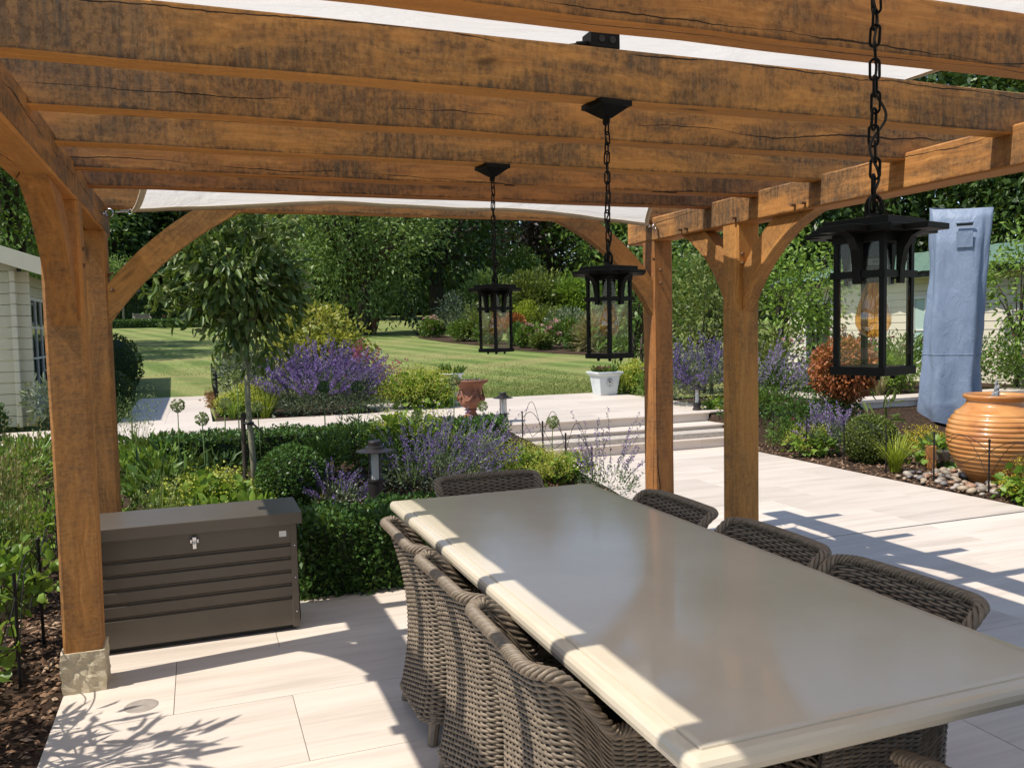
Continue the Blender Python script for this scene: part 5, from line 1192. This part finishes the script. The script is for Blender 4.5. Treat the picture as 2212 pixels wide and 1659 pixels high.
froth_plant('lady_mantle', 'round green leaves with yellow flowers at the right picture edge', (6.62, 5.12, 0), (.26, .26, .2), 240, 700, leafL=.09, petal='petal_yellow')
shrub('hellebore', 'drooping dark finger leaves before the low wall', (7.55, 7.75, 0), (.2, .24, .34), 36, .16, .04, 'leaf_olive', oval=True, cat='plant', K=7)
def copper_ball():
    b = (7.66, 8.55, 0); th = thing('copper_standard', 'copper brown leaved ball tree on a thin stem', 'tree', b); n = 3600; U = sph(n); P = U*.40*rng.uniform(.62, 1.05, (n, 1)); P[:, 2] += .94
    D = U*.6+sph(n)*.6; D[:, 2] -= .4; leaf_obj('crown', th, P, D, .055*rng.uniform(.7, 1.2, n), .03, 'leaf_copper', True); MB().lathe([(max(.01, math.sin(a))*.26, -math.cos(a)*.26+.94) for a in np.linspace(0.02, PI-.02, 12)], 18).build('inner_twigs', M['trunk_dark'], th)
    MB().tube([(0, 0, -.1), (.01, 0, .4), (0, 0, .75)], [.02, .018, .016], 8).build('trunk', M['trunk_bark'], th)
copper_ball()
rb = 'shrubs in the raised bed by the pavilion'
for k, (x, y, R, m, fl, lab) in enumerate((
        (9.3, 10.6, (.5, .5, .42), 'leaf_mid', None, 'green shrub behind the low wall, left of the blue cover'), (10.1, 10.35, (.45, .4, .36), 'leaf_fresh', None, 'fresh green clump directly behind the low wall'),
        (10.9, 10.9, (.6, .5, .5), 'leaf_mid', ('petal_magenta', 26, .03), 'shrub with magenta flowers before the cream building'), (11.6, 10.2, (.55, .5, .48), 'leaf_mid', None, 'green shrub right of the blue cover'),
        (12.1, 9.4, (.6, .5, .55), 'leaf_mid', ('petal_magenta', 20, .03), 'shrub with magenta spikes at the right picture edge'), (8.7, 11.3, (.6, .6, .55), 'leaf_olive', ('petal_pink', 8, .05), 'olive shrub with a lilac flower right of the near post'))):
    shrub('border_shrub', lab, (x, y, .38), R, 1700, .08, .03, m, group=rb, flowers=fl, oval=False)
spike_plant('loosestrife', 'purple flower spires before the pavilion wall', (10.6, 11.6, .4), (.5, .4, .5), 700, 60, .5, .03, 'petal_magenta', 'leaf_mid', .06, spread=.2)
grass_tuft('straw_grass', 'straw coloured grass clump behind the low wall', (9.6, 9.95, .4), 70, .42, .012, 'leaf_straw', .6)
tg = 'small leafy trees in front of the pavilion'
tree('young_tree', 'open leafy young tree just right of the near right post', (9.3, 11.9, .36), 2.7, .025, (.95, .8, 1.05), 1500, .105, .045, 'leaf_fresh', K=30, cs=.22, cz=1.55, oval=True, group=tg, trunks=3)
tree('young_tree', 'open leafy young tree behind the nearest lantern', (10.6, 12.5, .36), 3.2, .025, (.85, .8, 1.3), 1100, .105, .045, 'leaf_fresh', K=28, cs=.20, cz=1.9, oval=True, group=tg, trunks=3)
tree('young_tree', 'leafy climber tree right of the blue cover', (12.5, 10.0, .36), 2.6, .025, (.7, .8, 1.15), 1500, .10, .04, 'leaf_fresh', K=28, cs=.22, cz=1.5, oval=True, group=tg, trunks=3)
tree('young_tree', 'dense olive green bush tree between the two right posts', (8.2, 12.4, .36), 2.5, .03, (.85, .8, 1.05), 2300, .11, .045, 'leaf_olive', K=30, cs=.25, cz=1.35, oval=True, group=tg, trunks=2)
tree('young_tree', 'leafy tree left of the far right post behind the brace', (8.6, 15.5, .36), 3.4, .04, (1.3, 1.2, 1.5), 2200, .15, .06, 'leaf_mid', K=30, cs=.25, cz=1.9, group=tg, trunks=2)
# chair of the lower terrace on the right
chair((9.0, 7.25, 0), 2.4, 'brown woven chair back beyond the fountain at the right edge')

# ------------------------------------------------------------------ rose border on the far side of the lawn
def lawnpt(px, py): d = ray(px, py); t = (.362-.663-HC)/(d[2]-.039*d[1]); return Vector((d[0]*t, d[1]*t, HC+d[2]*t))
rg = 'shrubs of the far rose border'
ROSE = [(932, 730, 46, 46, 'leaf_mid', ('petal_pink', 26, .10), 'pale pink rose bush at the left end of the far border'), (985, 724, 92, 92, 'leaf_grey', None, 'silvery shrub at the left of the far border'), (1034, 738, 74, 86, 'leaf_olive', None, 'olive shrub left of the farthest lantern'),
        (1000, 738, 60, 44, 'leaf_mid', None, 'low green shrub in front of the silvery one'), (1052, 744, 54, 56, 'leaf_mid', ('petal_white', 14, .07), 'shrub with white flowers seen through the farthest lantern'), (1124, 748, 46, 48, 'leaf_box', None, 'dark rounded shrub right of the farthest lantern'),
        (1150, 752, 60, 54, 'leaf_mid', ('petal_pink', 22, .12), 'pink rose bush between the two farther lanterns, left'), (1166, 757, 44, 34, 'leaf_olive', None, 'rounded olive mound under the pink roses'), (1216, 754, 80, 66, 'leaf_mid', ('petal_pink', 30, .12), 'pink rose bush between the two farther lanterns, right'),
        (1226, 732, 90, 66, 'leaf_grey', None, 'silver shrub behind the pink roses'), (1140, 722, 74, 70, 'leaf_lime', None, 'bright yellow green shrub in the far border'), (1186, 722, 92, 64, 'leaf_olive', None, 'yellowish shrub right of the bright one'),
        (1244, 759, 36, 44, 'leaf_box', None, 'small upright green shrub beside the roses'), (1278, 760, 46, 62, 'leaf_straw', None, 'straw coloured grass clump in the far border'), (1322, 760, 62, 66, 'leaf_mid', None, 'green shrub seen through the middle lantern'), (1372, 758, 60, 70, 'leaf_dark', None, 'dark shrub left of the far right post'), (1110, 726, 50, 46, 'leaf_copper', None, 'rusty brown shrub right of the farthest lantern')]
for px, py, w, h, m, fl, lab in ROSE:
    p = lawnpt(px, py); s = FPX/((np.array(p)-np.array([0, 0, HC]))@CF); R = (w/2/s, w/2/s*.9, h/2/s)
    shrub('rose_bush' if fl and 'pink' in fl[0] else 'border_shrub', lab, p, R, 1500, .15 if m != 'leaf_straw' else .5, .07 if m != 'leaf_straw' else .03, m, group=rg, flowers=fl, K=16)
for k, (px, Y, w, top, m, lab) in enumerate(((1060, 42, 150, 590, 'leaf_willow', 'tall soft green thicket behind the farthest lantern'), (1160, 41, 150, 585, 'leaf_olive', 'sunlit green thicket above the pink roses'), (1250, 40, 140, 590, 'leaf_fresh', 'bright green thicket left of the middle lantern'), (1350, 39, 150, 600, 'leaf_mid', 'green thicket behind the middle lantern'), (1450, 38, 140, 560, 'leaf_mid', 'green thicket between the two right posts'), (1120, 47, 130, 545, 'leaf_mid', 'taller green thicket top behind the border'))):
    p = ony(px, 700, Y); z = LH(Y); s = FPX/((np.array(p)-np.array([0, 0, HC]))@CF); hh = (ony(px, top, Y).z-z)/1.9
    shrub('thicket', lab, (p.x, Y, z), (w/2/s, w/2/s*.8, hh), 3400, .26, .11, m, K=34, cs=.26, group='thickets behind the rose border')
# dug soil of the border
e = [(905, 731), (960, 740), (1040, 748), (1110, 757), (1200, 764), (1290, 769), (1420, 770)]; E0 = [lawnpt(*q) for q in e]; E1 = [p+Vector((1.5, 7, 7*.039)) for p in E0]
bs = MB(); bs.add([p+Vector((0, 0, .015)) for p in E0]+[p+Vector((0, 0, .015)) for p in E1], [(i, i+1, len(e)+i+1, len(e)+i) for i in range(len(e)-1)]); o = bs.build('border_soil', M['soil']); tag(o, 'dug soil of the far rose border', kind='structure')

# ------------------------------------------------------------------ trees
def T(px, Y): p = ony(px, 700, Y); return (p.x, Y, LH(Y))
tg2 = 'trees beyond the lawn'
tree('ash_tree', 'large pale green tree at the far lawn edge left of the lanterns', T(775, 43), 12.5, .30, (4.6, 4.0, 5.6), 21000, .24, .10, 'leaf_willow', K=110, cs=.16, cz=5.6, trunks=3, group=tg2, droop=.15, nl=16)
tree('oak_tree', 'dark dense tree right of the pale green one', T(945, 46), 14, .4, (4.2, 4, 6.4), 9000, .36, .16, 'leaf_dark', K=50, cs=.2, cz=7.2, group=tg2, nl=14)
tree('copper_beech', 'dark purple leaved beech under the far beam', T(1150, 50), 13, .35, (3.0, 3, 5.2), 6000, .34, .16, 'leaf_plum', K=40, cs=.22, cz=7.4, group=tg2, trunks=1)
tree('maple_tree', 'mid green tree left of the right arch brace', T(1285, 47), 12.5, .3, (2.9, 3, 5.2), 6500, .34, .16, 'leaf_mid', K=40, cs=.22, cz=6.8, group=tg2)
tree('maple_tree', 'green tree behind the right arch brace', T(1420, 44), 13, .3, (3.2, 3, 5.6), 6500, .34, .16, 'leaf_dark', K=40, cs=.22, cz=7.0, group=tg2)
bx = tree('dark_tree', 'tall dark tree of the background wood, farthest left', T(60, 74), 17, .4, (5.6, 5, 8.2), 7000, .6, .3, 'leaf_black', K=50, cs=.22, cz=8.6, group='dark trees of the background wood')
bx2 = tree('broadleaf_tree', 'tall mid green tree of the background wood above the far hedge', T(250, 80), 15, .4, (5.2, 5, 7.2), 8000, .5, .24, 'leaf_dark', K=64, cs=.18, cz=7.8, group='dark trees of the background wood')
for i, (px, Y, lab) in enumerate(((190, 82, 'tall dark tree of the wood behind the left brace'), (310, 84, 'tall dark tree of the wood above the bench'), (420, 82, 'tall dark tree of the wood behind the lollipop tree'), (520, 84, 'tall dark tree of the wood right of the lollipop tree'), (700, 78, 'dark tree of the wood half hidden by the pale green tree'), (770, 76, 'dark tree of the wood behind the pale green tree'), (880, 70, 'dark tree of the wood left of the farthest lantern chain'), (1010, 72, 'dark tree of the wood behind the farthest lantern chain'), (1120, 74, 'dark tree of the wood behind the copper beech'), (1320, 70, 'dark tree of the wood behind the middle lantern chain'), (1430, 66, 'dark tree of the wood behind the far right post'), (1530, 62, 'dark tree of the wood between the right posts'), (1640, 58, 'dark tree of the wood right of the near right post'))):
    o = dup(bx2 if i % 2 else bx, T(px, Y), random.uniform(0, 6), lab); o.scale = (1, 1, .68 if 600 < px < 720 else random.uniform(.92, 1.1))
rx = tree('broadleaf_tree', 'big dark leafy tree behind the pavilion, next to the near right post', T(1600, 22), 10.5, .3, (3.2, 3, 5.0), 9500, .24, .12, 'leaf_dark', K=60, cs=.2, cz=5.6, group='big trees behind the pavilion', nl=14)
for px, Y, lab in ((1740, 24, 'big dark leafy tree behind the pavilion, left of the nearest lantern'), (1880, 21, 'big dark leafy tree behind the pavilion, over the nearest lantern'), (2010, 23, 'big dark leafy tree behind the pavilion, left of the blue cover'), (2130, 19, 'big dark leafy tree behind the pavilion, over the blue cover'), (2270, 17, 'big dark leafy tree behind the pavilion, at the right picture edge')):
    o = dup(rx, T(px, Y), random.uniform(0, 6), lab)
lx = tree('lime_tree', 'sunlit green tree above the summerhouse roof', (-5.4, 31, LH(31)), 9.5, .25, (2.6, 3.4, 4.2), 8000, .24, .11, 'leaf_mid', K=56, cs=.2, cz=5.2, group='trees left of the lawn', nl=12)
dup(lx, (-5.2, 38, LH(38)), .1, 'green tree left of the lawn, further back than the summerhouse'); dup(lx, (-10.5, 24, LH(24)), 4., 'green tree behind the summerhouse ridge')
# far hedge, low hedges, pleached trees
topiary('yew_hedge', 'tall dark clipped hedge closing the far end of the garden', (-2.0, 72, LH(72)-.1), (11, .8, 1.35), 9000, .26, 'leaf_dark', cat='hedge', box=True)
topiary('box_hedge', 'low box hedge on the far lawn, left stretch', (-4.6, 61, LH(61)-.05), (2.2, .35, .26), 2200, .14, 'leaf_box', cat='hedge', box=True); topiary('box_hedge', 'low box hedge on the far lawn, right stretch', (.1, 60, LH(60)-.05), (2.35, .35, .28), 2200, .14, 'leaf_box', cat='hedge', box=True)
tree('pleached_tree', 'thin pale trunked tree before the far hedge, right one', (-4.6, 63, LH(63)), 4.6, .07, (1.3, 1.2, 1.4), 2200, .2, .09, 'leaf_willow', bark='trunk_pale', K=24, cz=3.3, group='thin trees before the far hedge'); tree('pleached_tree', 'thin pale trunked tree before the far hedge, left one', (-6.4, 63, LH(63)), 4.6, .07, (1.2, 1.2, 1.3), 2000, .2, .09, 'leaf_willow', bark='trunk_pale', K=24, cz=3.3, group='thin trees before the far hedge')
shrub('rose_bush', 'far pink flowering bush at the end of the low hedge', (3.2, 64, LH(64)), (.9, .8, 1.0), 900, .16, .08, 'leaf_mid', flowers=('petal_pink', 34, .16))

topiary('woodland_edge', 'long dark hedgerow closing the horizon behind all trees', (14, 88, LH(88)-.3), (60, 1.5, 2.6), 9000, .9, 'leaf_black', cat='hedge', box=True)

for x, y, h, lab in ((-1.0, 3.25, .80, 'tall airy spire outside the left edge, nearest the post'), (-.95, 2.62, .74, 'tall airy spire outside the left edge, third from the post'), (-1.15, 3.6, .72, 'tall airy spire outside the left edge behind the wire fence')):
    shrub('tall_perennial', lab, (x, y, 0), (.20, .22, h), 95, .19, .035, 'leaf_mid', oval=True, cat='plant', K=13, shell=.9, cs=.26)
shrub('euonymus', 'dark low growth at the right end of the stone steps', (6.68, 9.3, .2), (.26, .3, .2), 900, .05, .024, 'leaf_dark')
shrub('euonymus', 'low leafy growth beneath the dusky purple spikes', (7.1, 9.5, .25), (.4, .3, .22), 1200, .055, .026, 'leaf_mid')

# grass blades over the nearer lawn, so that its edge and surface are not a bare sheet
n = 36000; gx = rng.uniform(-1.0, 8.5, n); gy = 13.56+rng.exponential(3.2, n); ok = (gy < 27) & ((gx > 2.5) | (gy > 20.6)) & ~((gx < .3) & (gy < 21.92)); gx, gy = gx[ok], gy[ok]; n = len(gx)
C = np.stack([gx, gy, np.array([LH(q) for q in gy])-.004], 1); D = sph(n)*.7+np.array([.15, -.1, 1.])
leafmat('grass_blade', [(.12, .18, .04), (.2, .26, .07), (.34, .31, .12)], .3, .6)
o = leaf_obj('grass_blades', None, C, D, rng.uniform(.025, .06, n), .012, 'grass_blade', False); tag(o, 'short mown grass blades of the near lawn', 'grass', kind='stuff')

grass_tuft('day_lily_leaves', 'arching strap leaves at the path corner of the upper bed', (.42, 12.3, .36), 60, .42, .016, 'leaf_fresh', .6, cat='plant')
froth_plant('lady_mantle', 'small lime cushion beside the path corner of the upper bed', (.48, 12.75, .36), (.24, .24, .2), 260, 1400, leafL=.07, fs=.02)
shrub('hosta', 'broad fresh leaves between storage box and lollipop trunk', sb(.10, 6.35), (.24, .22, .16), 120, .11, .055, 'leaf_fresh', oval=True, cat='plant')
shrub('hosta', 'broad mid green leaves right of the rear left oak post', sb(-.32, 7.0), (.26, .24, .22), 150, .13, .05, 'leaf_mid', oval=True, cat='plant')
for px, py, Y, lab in ((560, 880, 8.4, 'allium head just right of the lollipop trunk'), (440, 905, 7.6, 'low allium head between pale path and lollipop trunk'), (905, 900, 7.7, 'allium head left of the terracotta urn above the catmint')):
    p = ony(px, py, Y); z = soil_z(p.x, p.y); allium(lab, (p.x, Y, z), p.z-z, .055, (.02, 0))
